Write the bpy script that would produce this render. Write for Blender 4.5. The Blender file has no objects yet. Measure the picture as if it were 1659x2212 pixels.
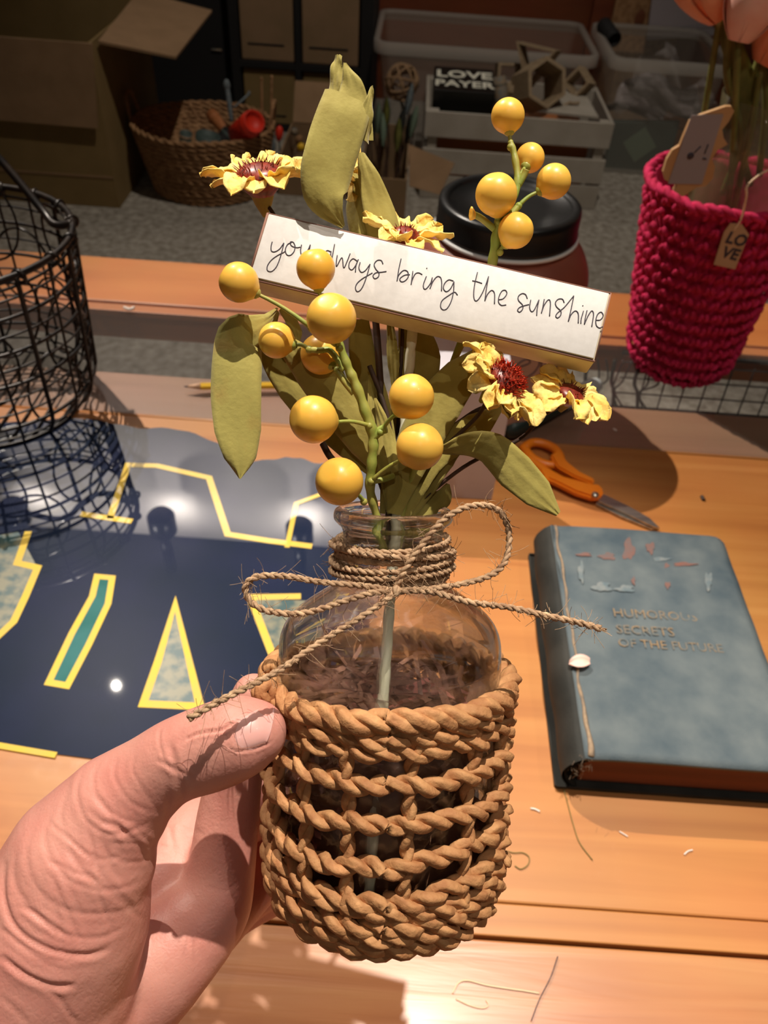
import bpy, bmesh, math, random
import numpy as np
from mathutils import Vector, Matrix
from mathutils.bvhtree import BVHTree

# ------------------------------------------------------------------ camera
FPX = 1700.0; CAMH = 0.46
_th = math.radians(44); _r = math.radians(4)
CAM = np.array([0, 0, CAMH])
Fv = np.array([0, math.cos(_th), -math.sin(_th)])
_x0 = np.array([1.0, 0, 0]); _u0 = np.array([0, math.sin(_th), math.cos(_th)])
Xv = _x0 * math.cos(_r) + _u0 * math.sin(_r)
Uv = _u0 * math.cos(_r) - _x0 * math.sin(_r)

def ray(px, py): return Fv + Xv * (px - 829.5) / FPX + Uv * (1106 - py) / FPX
def W(px, py, Z): return CAM + ray(px, py) * Z
def G(px, py, z=0.0):
    d = ray(px, py); return CAM + d * (z - CAMH) / d[2]
def PY(px, py, y):
    d = ray(px, py); return CAM + d * (y - CAM[1]) / d[1]

S = bpy.context.scene
COL = S.collection
cd = bpy.data.cameras.new('camera')
cam = bpy.data.objects.new('camera', cd); COL.objects.link(cam)
cam.matrix_world = Matrix(((Xv[0], Uv[0], -Fv[0], CAM[0]), (Xv[1], Uv[1], -Fv[1], CAM[1]), (Xv[2], Uv[2], -Fv[2], CAM[2]), (0, 0, 0, 1)))
cd.sensor_fit = 'VERTICAL'; cd.sensor_height = 36; cd.sensor_width = 36
cd.lens = FPX / 2212 * 36
cd.clip_start = 0.01
cd.dof.use_dof = True; cd.dof.focus_distance = 0.205; cd.dof.aperture_fstop = 26
S.camera = cam

# ------------------------------------------------------------------ world, lamps, exposure
wd = bpy.data.worlds.new('world'); S.world = wd; wd.use_nodes = True
bg = wd.node_tree.nodes['Background']
bg.inputs[0].default_value = (1.0, 0.80, 0.62, 1); bg.inputs[1].default_value = 0.055
S.view_settings.view_transform = 'Standard'; S.view_settings.look = 'None'
S.view_settings.gamma = 1; S.view_settings.use_curve_mapping = False
S.view_settings.exposure = 0.08

def spot(name, loc, aim, power, size, blend=0.5, radius=0.02, color=(1, 0.90, 0.78)):
    l = bpy.data.lights.new(name, 'SPOT'); l.energy = power; l.spot_size = math.radians(size)
    l.spot_blend = blend; l.shadow_soft_size = radius; l.color = color
    o = bpy.data.objects.new(name, l); COL.objects.link(o)
    o.location = loc
    o.rotation_euler = (Vector(aim) - Vector(loc)).to_track_quat('-Z', 'Y').to_euler()
    return o
TRK = [((0.16, 0.46, 1.95), (0.0, 0.12, 0.1), 160, 31), ((-0.05, -0.85, 1.80), (0.08, 0.45, 0.1), 9, 50), ((0.84, -0.05, 1.85), (0.1, 0.45, 0.1), 15, 50),
       ((-0.86, 1.46, 1.85), (0.20, 0.64, 0.0), 200, 42), ((0.25, 1.25, 2.0), (0.0, 2.1, -0.4), 62, 64)]  # the last lamp is an added fill that brightens the floor behind
for L, A, P, SZ in TRK:
    spot('track_spot', L, A, P, SZ, 0.75, 0.009)
WASH = [(-1.87, 2.78), (-1.12, 2.78), (-0.42, 2.78)]
for wx, wy in WASH:
    spot('wall_spot', (wx, 2.875, 2.50), (wx, 3.02, 2.62), 10, 165, 1.0, 0.04, (1, 0.93, 0.86))
    spot('wall_fill_spot', (wx + 0.42, 2.30, 2.66), (wx + 0.42, 3.02, 2.33), 62, 88, 0.9, 0.04, (1, 0.93, 0.88))  # fill without a lamp head, added to brighten the wall the poster mirrors

# ------------------------------------------------------------------ materials
def mat(name, col, rough=0.6, col2=None, scale=30, bump=0.0, bscale=None, metal=0.0, coat=0.0, spec=0.5,
        stretch=(1, 1, 1), sss=0.0, trans=0.0, ior=1.45, lo=0.35, hi=0.65, bdist=0.002, detail=4, sheen=0.0, coatior=1.5, alpha=1.0):
    m = bpy.data.materials.new(name); m.use_nodes = True
    nt = m.node_tree; b = nt.nodes['Principled BSDF']
    b.inputs['Base Color'].default_value = (*col, 1); b.inputs['Roughness'].default_value = rough
    b.inputs['Metallic'].default_value = metal; b.inputs['Coat Weight'].default_value = coat
    b.inputs['Coat Roughness'].default_value = 0.05; b.inputs['Coat IOR'].default_value = coatior
    b.inputs['Specular IOR Level'].default_value = spec; b.inputs['IOR'].default_value = ior
    b.inputs['Transmission Weight'].default_value = trans; b.inputs['Alpha'].default_value = alpha
    b.inputs['Sheen Weight'].default_value = sheen
    if sss:
        b.inputs['Subsurface Weight'].default_value = sss
        b.inputs['Subsurface Radius'].default_value = (0.6, 0.25, 0.15) if sss < 0.5 else (1.0, 0.4, 0.2)
        b.inputs['Subsurface Scale'].default_value = 0.003
    if col2 or bump:
        tc = nt.nodes.new('ShaderNodeTexCoord'); mp = nt.nodes.new('ShaderNodeMapping')
        mp.inputs['Scale'].default_value = stretch
        nt.links.new(tc.outputs['Object'], mp.inputs[0])
    if col2:
        n = nt.nodes.new('ShaderNodeTexNoise'); n.inputs['Scale'].default_value = scale; n.inputs['Detail'].default_value = detail
        r = nt.nodes.new('ShaderNodeValToRGB'); r.color_ramp.elements[0].position = lo; r.color_ramp.elements[1].position = hi
        r.color_ramp.elements[0].color = (*col, 1); r.color_ramp.elements[1].color = (*col2, 1)
        nt.links.new(mp.outputs[0], n.inputs[0]); nt.links.new(n.outputs[0], r.inputs[0]); nt.links.new(r.outputs[0], b.inputs['Base Color'])
    if bump:
        n = nt.nodes.new('ShaderNodeTexNoise'); n.inputs['Scale'].default_value = bscale or scale; n.inputs['Detail'].default_value = 5
        bp = nt.nodes.new('ShaderNodeBump'); bp.inputs['Strength'].default_value = bump; bp.inputs['Distance'].default_value = bdist
        nt.links.new(mp.outputs[0], n.inputs[0]); nt.links.new(n.outputs[0], bp.inputs['Height']); nt.links.new(bp.outputs[0], b.inputs['Normal'])
    return m

def sheer(name, col, rough=0.1, op=0.3, rough2=0.3):
    """thin clear or milky plastic / pane: transparent + diffuse film + fresnel gloss"""
    m = bpy.data.materials.new(name); m.use_nodes = True; nt = m.node_tree
    for n in list(nt.nodes): nt.nodes.remove(n)
    out = nt.nodes.new('ShaderNodeOutputMaterial'); tr = nt.nodes.new('ShaderNodeBsdfTransparent')
    df = nt.nodes.new('ShaderNodeBsdfDiffuse'); df.inputs[0].default_value = (*col, 1)
    gl = nt.nodes.new('ShaderNodeBsdfGlossy'); gl.inputs['Roughness'].default_value = rough
    m1 = nt.nodes.new('ShaderNodeMixShader'); m1.inputs[0].default_value = op
    fr = nt.nodes.new('ShaderNodeFresnel'); fr.inputs[0].default_value = 1.5
    m2 = nt.nodes.new('ShaderNodeMixShader')
    nt.links.new(tr.outputs[0], m1.inputs[1]); nt.links.new(df.outputs[0], m1.inputs[2])
    ge = nt.nodes.new('ShaderNodeNewGeometry'); sb = nt.nodes.new('ShaderNodeMath'); sb.operation = 'SUBTRACT'; sb.inputs[0].default_value = 1.0
    mu = nt.nodes.new('ShaderNodeMath'); mu.operation = 'MULTIPLY'
    nt.links.new(ge.outputs['Backfacing'], sb.inputs[1]); nt.links.new(sb.outputs[0], mu.inputs[0]); nt.links.new(fr.outputs[0], mu.inputs[1])
    nt.links.new(mu.outputs[0], m2.inputs[0]); nt.links.new(m1.outputs[0], m2.inputs[1]); nt.links.new(gl.outputs[0], m2.inputs[2])
    nt.links.new(m2.outputs[0], out.inputs[0])
    return m

def wood(name, c1, c2, c3, sx=3, sy=40, rough=0.4, coat=0.3, bump=0.15, sz=40, scratch=False):
    m = bpy.data.materials.new(name); m.use_nodes = True; nt = m.node_tree; b = nt.nodes['Principled BSDF']
    tc = nt.nodes.new('ShaderNodeTexCoord'); mp = nt.nodes.new('ShaderNodeMapping'); mp.inputs['Scale'].default_value = (sx, sy, sz)
    n = nt.nodes.new('ShaderNodeTexNoise'); n.inputs['Scale'].default_value = 1; n.inputs['Detail'].default_value = 6; n.inputs['Distortion'].default_value = 0.6
    r = nt.nodes.new('ShaderNodeValToRGB'); e = r.color_ramp.elements
    e[0].position = 0.25; e[0].color = (*c1, 1); e[1].position = 0.75; e[1].color = (*c3, 1)
    k = e.new(0.5); k.color = (*c2, 1)
    nt.links.new(tc.outputs['Object'], mp.inputs[0]); nt.links.new(mp.outputs[0], n.inputs[0]); nt.links.new(n.outputs[0], r.inputs[0])
    n2 = nt.nodes.new('ShaderNodeTexNoise'); n2.inputs['Scale'].default_value = 9; n2.inputs['Detail'].default_value = 3
    mx = nt.nodes.new('ShaderNodeMix'); mx.data_type = 'RGBA'; mx.blend_type = 'MULTIPLY'; mx.inputs[0].default_value = 0.25
    nt.links.new(tc.outputs['Object'], n2.inputs[0]); nt.links.new(r.outputs[0], mx.inputs[6]); nt.links.new(n2.outputs['Color'], mx.inputs[7])
    nt.links.new(mx.outputs[2], b.inputs['Base Color'])
    b.inputs['Roughness'].default_value = rough; b.inputs['Coat Weight'].default_value = coat; b.inputs['Coat Roughness'].default_value = 0.12
    if scratch:
        n3 = nt.nodes.new('ShaderNodeTexNoise'); n3.inputs['Scale'].default_value = 22; n3.inputs['Detail'].default_value = 8; n3.inputs['Roughness'].default_value = 0.75
        cr = nt.nodes.new('ShaderNodeMapRange'); cr.inputs[1].default_value = 0.45; cr.inputs[2].default_value = 0.65
        cr.inputs[3].default_value = 0.04; cr.inputs[4].default_value = 0.3
        nt.links.new(tc.outputs['Object'], n3.inputs[0]); nt.links.new(n3.outputs[0], cr.inputs[0]); nt.links.new(cr.outputs[0], b.inputs['Coat Roughness'])
    bp = nt.nodes.new('ShaderNodeBump'); bp.inputs['Strength'].default_value = bump; bp.inputs['Distance'].default_value = 0.0008
    nt.links.new(n.outputs[0], bp.inputs['Height']); nt.links.new(bp.outputs[0], b.inputs['Normal'])
    return m

M = {}
M['tabletop'] = wood('orange maple', (0.42, 0.145, 0.034), (0.52, 0.20, 0.050), (0.59, 0.25, 0.070), 2, 55, 0.46, 0.16, 0.1, scratch=True)
M['plank'] = wood('red maple plank', (0.42, 0.15, 0.052), (0.52, 0.21, 0.078), (0.60, 0.28, 0.11), 5, 80, 0.34, 0.25, 0.5)
M['rail'] = wood('orange rail wood', (0.50, 0.16, 0.04), (0.56, 0.19, 0.05), (0.60, 0.22, 0.06), 3, 30, 0.5, 0.1)
M['darkwood'] = wood('dark red wood', (0.13, 0.04, 0.018), (0.17, 0.055, 0.022), (0.21, 0.07, 0.03), 3, 20, 0.5, 0.1)
M['wallwood'] = wood('wall panel wood', (0.16, 0.035, 0.012), (0.20, 0.048, 0.015), (0.24, 0.06, 0.02), 2, 1, 0.5, 0.1, 0.1, 20)
M['strip'] = wood('dull brown wood', (0.28, 0.14, 0.075), (0.33, 0.165, 0.09), (0.37, 0.19, 0.11), 3, 60, 0.45, 0.2)
M['paint'] = mat('pale wall paint', (0.72, 0.68, 0.64), 0.8, (0.68, 0.64, 0.60), 5)
M['ceil'] = mat('black ceiling', (0.012, 0.012, 0.014), 0.9, (0.02, 0.02, 0.022), 5)
M['carpet'] = mat('grey carpet', (0.19, 0.165, 0.13), 0.95, (0.42, 0.38, 0.32), 55, 0.6, 260, lo=0.3, hi=0.7, detail=8)
M['pane'] = sheer('clear pane', (0.6, 0.55, 0.5), 0.03, 0.03)
M['glass'] = mat('bottle glass', (0.97, 0.975, 0.96), 0.0, trans=1.0, ior=1.45)
_nt = M['glass'].node_tree; _mx = _nt.nodes.new('ShaderNodeMixShader'); _tr = _nt.nodes.new('ShaderNodeBsdfTransparent'); _mx.inputs[0].default_value = 0.25
_nt.links.new(_nt.nodes['Principled BSDF'].outputs[0], _mx.inputs[1]); _nt.links.new(_tr.outputs[0], _mx.inputs[2]); _nt.links.new(_mx.outputs[0], _nt.nodes['Material Output'].inputs[0])
M['thinglass'] = sheer('thin clear bottle glass', (0.55, 0.58, 0.50), 0.0, 0.035)
M['vaseglass'] = sheer('smoky clear glass', (0.25, 0.22, 0.12), 0.02, 0.22)
M['plastic'] = sheer('milky tote plastic', (0.40, 0.36, 0.30), 0.3, 0.26)
M['plasticrim'] = sheer('milky rim plastic', (0.42, 0.38, 0.33), 0.25, 0.5)
M['bag'] = sheer('clear bag film', (0.55, 0.50, 0.48), 0.12, 0.3)
M['rope'] = mat('paper rope', (0.37, 0.155, 0.058), 0.75, (0.56, 0.29, 0.12), 260, 0.9, 500, bdist=0.0006, stretch=(1, 1, 1), sss=0.0, lo=0.3, hi=0.7)
M['twine'] = mat('jute twine', (0.30, 0.17, 0.095), 0.85, (0.62, 0.42, 0.25), 420, 0.8, 900, bdist=0.0004, lo=0.3, hi=0.7)
M['skin'] = None
M['nail'] = mat('thumb nail', (0.74, 0.40, 0.36), 0.36, (0.68, 0.35, 0.31), 60, coat=0.06, sss=0.2)
M['leaf'] = mat('felt olive leaf', (0.28, 0.225, 0.045), 0.85, (0.37, 0.31, 0.075), 160, 0.35, 700, bdist=0.0004, lo=0.3, hi=0.7, sheen=0.2)
M['leaf2'] = mat('leaf with russet veins', (0.34, 0.29, 0.07), 0.85, (0.36, 0.22, 0.05), 90, 0.35, 700, bdist=0.0004, lo=0.52, hi=0.75, sheen=0.2)
M['stem'] = mat('green plastic stem', (0.26, 0.33, 0.06), 0.45, (0.42, 0.36, 0.08), 160, 0.3, 500, bdist=0.0003)
M['twig'] = mat('dark stem', (0.03, 0.018, 0.012), 0.6, (0.09, 0.045, 0.03), 150)
M['berry'] = mat('yellow berry', (0.88, 0.52, 0.085), 0.36, (0.86, 0.45, 0.05), 45, coat=0.08, sss=0.25, lo=0.4, hi=0.75)
M['petal'] = mat('dried yellow petal', (0.85, 0.56, 0.11), 0.75, (0.90, 0.68, 0.24), 180, 0.7, 500, bdist=0.0006)
M['center'] = mat('maroon flower centre', (0.10, 0.012, 0.008), 0.35, (0.28, 0.035, 0.015), 600)
M['tinsel'] = mat('red tinsel', (0.45, 0.03, 0.01), 0.2, metal=0.7)
M['teal'] = mat('teal glitter', (0.12, 0.35, 0.32), 0.25, (0.3, 0.6, 0.6), 500, metal=0.3)
M['signwhite'] = mat('white sign face', (0.74, 0.71, 0.68), 0.75, (0.69, 0.66, 0.63), 500, 0.12, 900, bdist=0.0002)
M['signedge'] = mat('pale wood sign edge', (0.72, 0.64, 0.46), 0.7, (0.60, 0.50, 0.34), 120)
M['signburn'] = mat('burnt edge line', (0.30, 0.15, 0.11), 0.7)
M['ink'] = mat('charcoal ink', (0.045, 0.035, 0.05), 0.6)
M['straw'] = mat('cream paper stick', (0.80, 0.78, 0.62), 0.6, (0.72, 0.70, 0.50), 120)
M['shred'] = mat('brown shredded paper', (0.12, 0.055, 0.035), 0.5, (0.30, 0.15, 0.10), 60, coat=0.1)
M['pinkpaper'] = mat('rose paper strip', (0.55, 0.2, 0.17), 0.6)
M['orange'] = mat('orange plastic', (0.90, 0.24, 0.012), 0.35, (0.86, 0.21, 0.01), 40)
M['steel'] = mat('blade steel', (0.62, 0.58, 0.52), 0.28, (0.42, 0.40, 0.38), 80, metal=0.9, stretch=(1, 6, 1))
M['blackplastic'] = mat('black plastic', (0.012, 0.012, 0.012), 0.3)
M['blackmetal'] = mat('black wire', (0.012, 0.010, 0.010), 0.32, (0.03, 0.02, 0.015), 80, metal=0.3)
M['lidwhite'] = mat('white seal ring', (0.8, 0.8, 0.78), 0.4)
M['jar'] = mat('maroon jar', (0.27, 0.075, 0.048), 0.45, (0.32, 0.09, 0.055), 20, coat=0.1)
M['label'] = mat('kraft pink label', (0.50, 0.32, 0.24), 0.7, (0.46, 0.29, 0.21), 50)
M['whitebox'] = mat('white card box', (0.60, 0.56, 0.60), 0.55, (0.56, 0.52, 0.56), 30)
M['penyellow'] = mat('pencil yellow', (0.85, 0.50, 0.02), 0.4)
M['penwood'] = mat('pencil wood', (0.65, 0.40, 0.26), 0.7)
M['grey'] = mat('grey marker cap', (0.46, 0.50, 0.50), 0.4)
M['markerbody'] = mat('black marker barrel', (0.02, 0.035, 0.03), 0.35)
M['yarn'] = mat('magenta yarn', (0.46, 0.008, 0.055), 0.85, (0.66, 0.020, 0.11), 120, 0.6, 600, bdist=0.0006)
M['tag'] = mat('kraft tag', (0.52, 0.33, 0.19), 0.7, (0.46, 0.28, 0.15), 60)
M['tagwood'] = mat('scalloped tag wood', (0.45, 0.24, 0.10), 0.6, (0.5, 0.3, 0.14), 40, stretch=(1, 4, 1))
M['tulip'] = mat('pink tulip petal', (0.88, 0.56, 0.48), 0.45, (0.82, 0.36, 0.27), 28, sss=0.2)
M['tulip2'] = mat('orange tulip petal', (0.75, 0.22, 0.09), 0.5, (0.8, 0.35, 0.2), 30, sss=0.2)
M['tulstem'] = mat('tulip stem', (0.10, 0.11, 0.02), 0.5, (0.2, 0.2, 0.05), 40)
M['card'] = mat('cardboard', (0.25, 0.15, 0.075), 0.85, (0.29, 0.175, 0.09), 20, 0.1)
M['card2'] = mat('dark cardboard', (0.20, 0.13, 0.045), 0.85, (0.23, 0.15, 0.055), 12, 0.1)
M['card3'] = mat('brown box card', (0.22, 0.14, 0.07), 0.85, (0.26, 0.16, 0.085), 12, 0.1)  # brown card, a little darker than the plain cardboard
M['seagrass'] = mat('woven seagrass', (0.24, 0.12, 0.05), 0.8, (0.40, 0.22, 0.10), 60, 0.5, 200)
M['cratewhite'] = mat('white crate paint', (0.42, 0.38, 0.32), 0.6, (0.37, 0.33, 0.27), 20)
M['signblack'] = mat('black sign board', (0.006, 0.006, 0.005), 0.35)
M['signcream'] = mat('cream lettering', (0.72, 0.70, 0.58), 0.6)
M['hexwood'] = mat('grey brown wood', (0.27, 0.19, 0.11), 0.7, (0.34, 0.25, 0.15), 40, stretch=(1, 1, 5))
M['terracotta'] = mat('terracotta plastic', (0.40, 0.14, 0.045), 0.6)
M['green'] = mat('dark green plastic', (0.06, 0.085, 0.075), 0.6)
M['red'] = mat('red plastic', (0.70, 0.03, 0.01), 0.5)
M['palegreen'] = mat('sage label', (0.17, 0.24, 0.17), 0.6)
M['greypaper'] = mat('grey lilac paper', (0.30, 0.26, 0.27), 0.7)
M['thread'] = mat('pale thread', (0.85, 0.62, 0.40), 0.7)
M['fluff'] = mat('pale fluff', (0.85, 0.75, 0.68), 0.8)
M['dthread'] = mat('green thread', (0.20, 0.16, 0.05), 0.8)
M['black'] = mat('matt black', (0.008, 0.007, 0.007), 0.8)

def skin_material():
    m = mat('skin', (0.66, 0.31, 0.245), 0.48, (0.60, 0.23, 0.185), 60, sss=0.22, lo=0.35, hi=0.75)
    nt = m.node_tree; b = nt.nodes['Principled BSDF']
    tc = nt.nodes.new('ShaderNodeTexCoord')
    v = nt.nodes.new('ShaderNodeTexVoronoi'); v.inputs['Scale'].default_value = 900; v.feature = 'DISTANCE_TO_EDGE'
    mp = nt.nodes.new('ShaderNodeMapping'); mp.inputs['Scale'].default_value = (1, 1, 0.5)
    n = nt.nodes.new('ShaderNodeTexNoise'); n.inputs['Scale'].default_value = 260; n.inputs['Detail'].default_value = 6
    nt.links.new(tc.outputs['Object'], mp.inputs[0]); nt.links.new(mp.outputs[0], v.inputs[0]); nt.links.new(tc.outputs['Object'], n.inputs[0])
    b1 = nt.nodes.new('ShaderNodeBump'); b1.inputs['Strength'].default_value = 0.25; b1.inputs['Distance'].default_value = 0.0003
    b2 = nt.nodes.new('ShaderNodeBump'); b2.inputs['Strength'].default_value = 0.35; b2.inputs['Distance'].default_value = 0.0006
    nt.links.new(v.outputs[0], b1.inputs['Height']); nt.links.new(n.outputs[0], b2.inputs['Height'])
    nt.links.new(b1.outputs[0], b2.inputs['Normal']); nt.links.new(b2.outputs[0], b.inputs['Normal'])
    return m
M['skin'] = skin_material()

# ------------------------------------------------------------------ mesh helpers
class MB:
    def __init__(s): s.v = []; s.f = []; s.mi = []
    def add(s, v, f, mi=0):
        o = len(s.v); s.v.extend([tuple(map(float, p)) for p in v]); s.f.extend([tuple(i + o for i in q) for q in f]); s.mi.extend([mi] * len(f)); return s
    def mesh(s, name, mats, smooth=True):
        me = bpy.data.meshes.new(name); me.from_pydata(s.v, [], s.f)
        for m in (mats if isinstance(mats, (list, tuple)) else [mats]): me.materials.append(m)
        me.polygons.foreach_set('use_smooth', [smooth] * len(s.f)); me.polygons.foreach_set('material_index', s.mi)
        me.update(); return me
    def build(s, name, mats, parent=None, smooth=True, label=None, kind=None):
        o = bpy.data.objects.new(name, s.mesh(name, mats, smooth)); COL.objects.link(o)
        if parent: attach(o, parent)
        if label: o['label'] = label
        if kind: o['kind'] = kind
        return o
    # shapes
    def box(s, a, b, mi=0):
        x0, y0, z0 = a; x1, y1, z1 = b
        return s.add([(x0, y0, z0), (x1, y0, z0), (x1, y1, z0), (x0, y1, z0), (x0, y0, z1), (x1, y0, z1), (x1, y1, z1), (x0, y1, z1)],
                     [(0, 3, 2, 1), (4, 5, 6, 7), (0, 1, 5, 4), (1, 2, 6, 5), (2, 3, 7, 6), (3, 0, 4, 7)], mi)
    def obox(s, c, ax, ay, az, hx, hy, hz, mi=0, bev=0.0):
        c = np.array(c, float); ax, ay, az = [np.array(a, float) / np.linalg.norm(a) for a in (ax, ay, az)]
        if bev <= 0:
            v = [c + ax * sx * hx + ay * sy * hy + az * sz * hz for sz in (-1, 1) for sx, sy in ((-1, -1), (1, -1), (1, 1), (-1, 1))]
            return s.add(v, [(0, 3, 2, 1), (4, 5, 6, 7), (0, 1, 5, 4), (1, 2, 6, 5), (2, 3, 7, 6), (3, 0, 4, 7)], mi)
        bm = bmesh.new(); bmesh.ops.create_cube(bm, size=2)
        for v in bm.verts: v.co = (v.co.x * hx, v.co.y * hy, v.co.z * hz)
        bmesh.ops.bevel(bm, geom=list(bm.edges), offset=bev, segments=2, affect='EDGES', profile=0.5)
        bm.verts.ensure_lookup_table(); bm.verts.index_update()
        v = [c + ax * q.co.x + ay * q.co.y + az * q.co.z for q in bm.verts]
        s.add(v, [tuple(w.index for w in f.verts) for f in bm.faces], mi); bm.free(); return s
    def tube(s, path, rad, n=8, closed=False, caps=True, mi=0, up=None, ell=None, flute=0.0, fk=3, ft=0.25):
        P = np.array(path, float); m = len(P)
        T = np.roll(P, -1, 0) - np.roll(P, 1, 0) if closed else np.gradient(P, axis=0)
        T /= np.maximum(np.linalg.norm(T, axis=1), 1e-12)[:, None]
        R = np.full(m, rad) if np.isscalar(rad) else np.array(rad, float)
        u = np.array(up if up is not None else (0.13, 0.31, 0.94)); N = []
        u = u - T[0] * (u @ T[0]); u /= np.linalg.norm(u)
        for i in range(m):
            u = u - T[i] * (u @ T[i]); u /= max(np.linalg.norm(u), 1e-9); N.append(u)
        N = np.array(N); B = np.cross(T, N)
        a = np.arange(n) / n * 2 * np.pi; ea, eb = ell or (1, 1)
        mod = 1 + flute * np.cos(fk * a[None, :] + ft * np.arange(m)[:, None]) if flute else np.ones((m, n))
        V = P[:, None] + (R[:, None] * mod)[:, :, None] * (np.cos(a)[None, :, None] * N[:, None] * ea + np.sin(a)[None, :, None] * B[:, None] * eb)
        f = []; k = m if closed else m - 1
        for i in range(k):
            j = (i + 1) % m
            for q in range(n):
                w = (q + 1) % n; f.append((i * n + q, i * n + w, j * n + w, j * n + q))
        if caps and not closed: f.append(tuple(range(n - 1, -1, -1))); f.append(tuple((m - 1) * n + q for q in range(n)))
        return s.add(V.reshape(-1, 3), f, mi)
    def lathe(s, prof, o=(0, 0, 0), ax=(0, 0, 1), ex=(1, 0, 0), n=48, mi=0, cap0=False, cap1=False, sx=1.0, sy=1.0):
        o = np.array(o, float); ax = np.array(ax, float); ex = np.array(ex, float); ey = np.cross(ax, ex)
        V = []; f = []
        for r, h in prof:
            for q in range(n):
                t = 2 * math.pi * q / n; V.append(o + ax * h + ex * math.cos(t) * r * sx + ey * math.sin(t) * r * sy)
        for i in range(len(prof) - 1):
            for q in range(n):
                w = (q + 1) % n; f.append((i * n + q, i * n + w, (i + 1) * n + w, (i + 1) * n + q))
        if cap0: f.append(tuple(range(n - 1, -1, -1)))
        if cap1: f.append(tuple((len(prof) - 1) * n + q for q in range(n)))
        return s.add(V, f, mi)
    def sphere(s, c, r, nu=24, nv=14, axes=None, mi=0):
        c = np.array(c, float); A = np.eye(3) if axes is None else np.array(axes)
        if np.isscalar(r): r = (r, r, r)
        V = [c + A[2] * r[2]]; f = []
        for i in range(1, nv):
            p = math.pi * i / nv
            for q in range(nu):
                t = 2 * math.pi * q / nu; V.append(c + A[0] * r[0] * math.sin(p) * math.cos(t) + A[1] * r[1] * math.sin(p) * math.sin(t) + A[2] * r[2] * math.cos(p))
        V.append(c - A[2] * r[2])
        for q in range(nu): f.append((0, 1 + q, 1 + (q + 1) % nu))
        for i in range(nv - 2):
            for q in range(nu):
                a = 1 + i * nu + q; b = 1 + i * nu + (q + 1) % nu; f.append((a, a + nu, b + nu, b))
        L = len(V) - 1; o = 1 + (nv - 2) * nu
        for q in range(nu): f.append((L, o + (q + 1) % nu, o + q))
        return s.add(V, f, mi)
    def prism(s, poly, nrm, th, mi=0):
        P = [np.array(p, float) for p in poly]; n = len(P); nrm = np.array(nrm, float)
        V = [p + nrm * th for p in P] + P
        return s.add(V, [tuple(range(n)), tuple(range(2 * n - 1, n - 1, -1))] + [(i, n + i, n + (i + 1) % n, (i + 1) % n) for i in range(n)], mi)
    def grid(s, rows, mi=0, closed=False):
        m = len(rows); n = len(rows[0]); f = []
        for i in range(m - 1):
            for j in range(n - (0 if closed else 1)):
                k = (j + 1) % n; f.append((i * n + j, i * n + k, (i + 1) * n + k, (i + 1) * n + j))
        return s.add([p for r in rows for p in r], f, mi)

def attach(o, parent):
    o.parent = parent
    if parent.type == 'EMPTY' or parent.parent or True:
        bpy.context.view_layer.update() if False else None
        o.matrix_parent_inverse = world_of(parent).inverted()
def world_of(o):
    m = Matrix.LocRotScale(o.location, o.rotation_euler, o.scale)
    return (world_of(o.parent) @ o.matrix_parent_inverse @ m) if o.parent else m
def tag(o, label, cat, group=None, kind=None):
    o['label'] = label; o['category'] = cat
    if group: o['group'] = group
    if kind: o['kind'] = kind
    return o
def thing(name, loc, label, cat, group=None):
    o = bpy.data.objects.new(name, None); COL.objects.link(o); o.location = tuple(loc); o.empty_display_size = 0.02
    return tag(o, label, cat, group)
def struct(o): o['kind'] = 'structure'; return o
def spline(pts, n=8):
    P = [np.array(p, float) for p in pts]
    if len(P) < 3:
        return [P[0] + (P[-1] - P[0]) * t for t in np.linspace(0, 1, n + 1)]
    P = [2 * P[0] - P[1]] + P + [2 * P[-1] - P[-2]]; out = []
    for i in range(1, len(P) - 2):
        a, b, c, d = P[i - 1:i + 3]
        for k in range(n):
            t = k / n; out.append(0.5 * ((2 * b) + (c - a) * t + (2 * a - 5 * b + 4 * c - d) * t * t + (3 * b - a - 3 * c + d) * t ** 3))
    out.append(P[-2]); return out
def lerp_list(vals, n):
    x = np.linspace(0, len(vals) - 1, n); return np.interp(x, range(len(vals)), vals)
def unit(v): v = np.array(v, float); return v / np.linalg.norm(v)
def rope(mb, path, R, r, turns_len, ns=2, sides=6, up=None, phase=0.0, closed=False, wob=0.0, rnd=None, mi=0, flute=0.0):
    """ns strands of radius r wound at distance R around the path; one full turn every turns_len metres"""
    P = np.array(path, float); m = len(P)
    T = np.roll(P, -1, 0) - np.roll(P, 1, 0) if closed else np.gradient(P, axis=0)
    T /= np.linalg.norm(T, axis=1)[:, None]
    d = np.r_[0, np.cumsum(np.linalg.norm(np.diff(P, axis=0), axis=1))]
    tot = d[-1] + (np.linalg.norm(P[0] - P[-1]) if closed else 0)
    k = tot / turns_len
    if closed: k = max(1, round(k * ns)) / ns if ns == 1 else max(1, round(k))
    u = np.array(up if up is not None else (0.2, 0.3, 0.93))
    N = []
    for i in range(m):
        if up is not None and closed: w = np.array(up) - T[i] * (np.array(up) @ T[i])
        else: w = u - T[i] * (u @ T[i])
        w /= max(np.linalg.norm(w), 1e-9); N.append(w); u = w
    N = np.array(N); B = np.cross(T, N)
    rnd = rnd or random
    for s_ in range(ns):
        a = 2 * np.pi * (k * d / tot + s_ / ns) + phase
        Q = P + R * (np.cos(a)[:, None] * N + np.sin(a)[:, None] * B)
        rr = np.full(m, r) * (1 + wob * np.array([rnd.uniform(-1, 1) for _ in range(m)]))
        mb.tube(Q, rr, sides, closed=closed, mi=mi, flute=flute, fk=4, ft=0.0)

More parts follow.
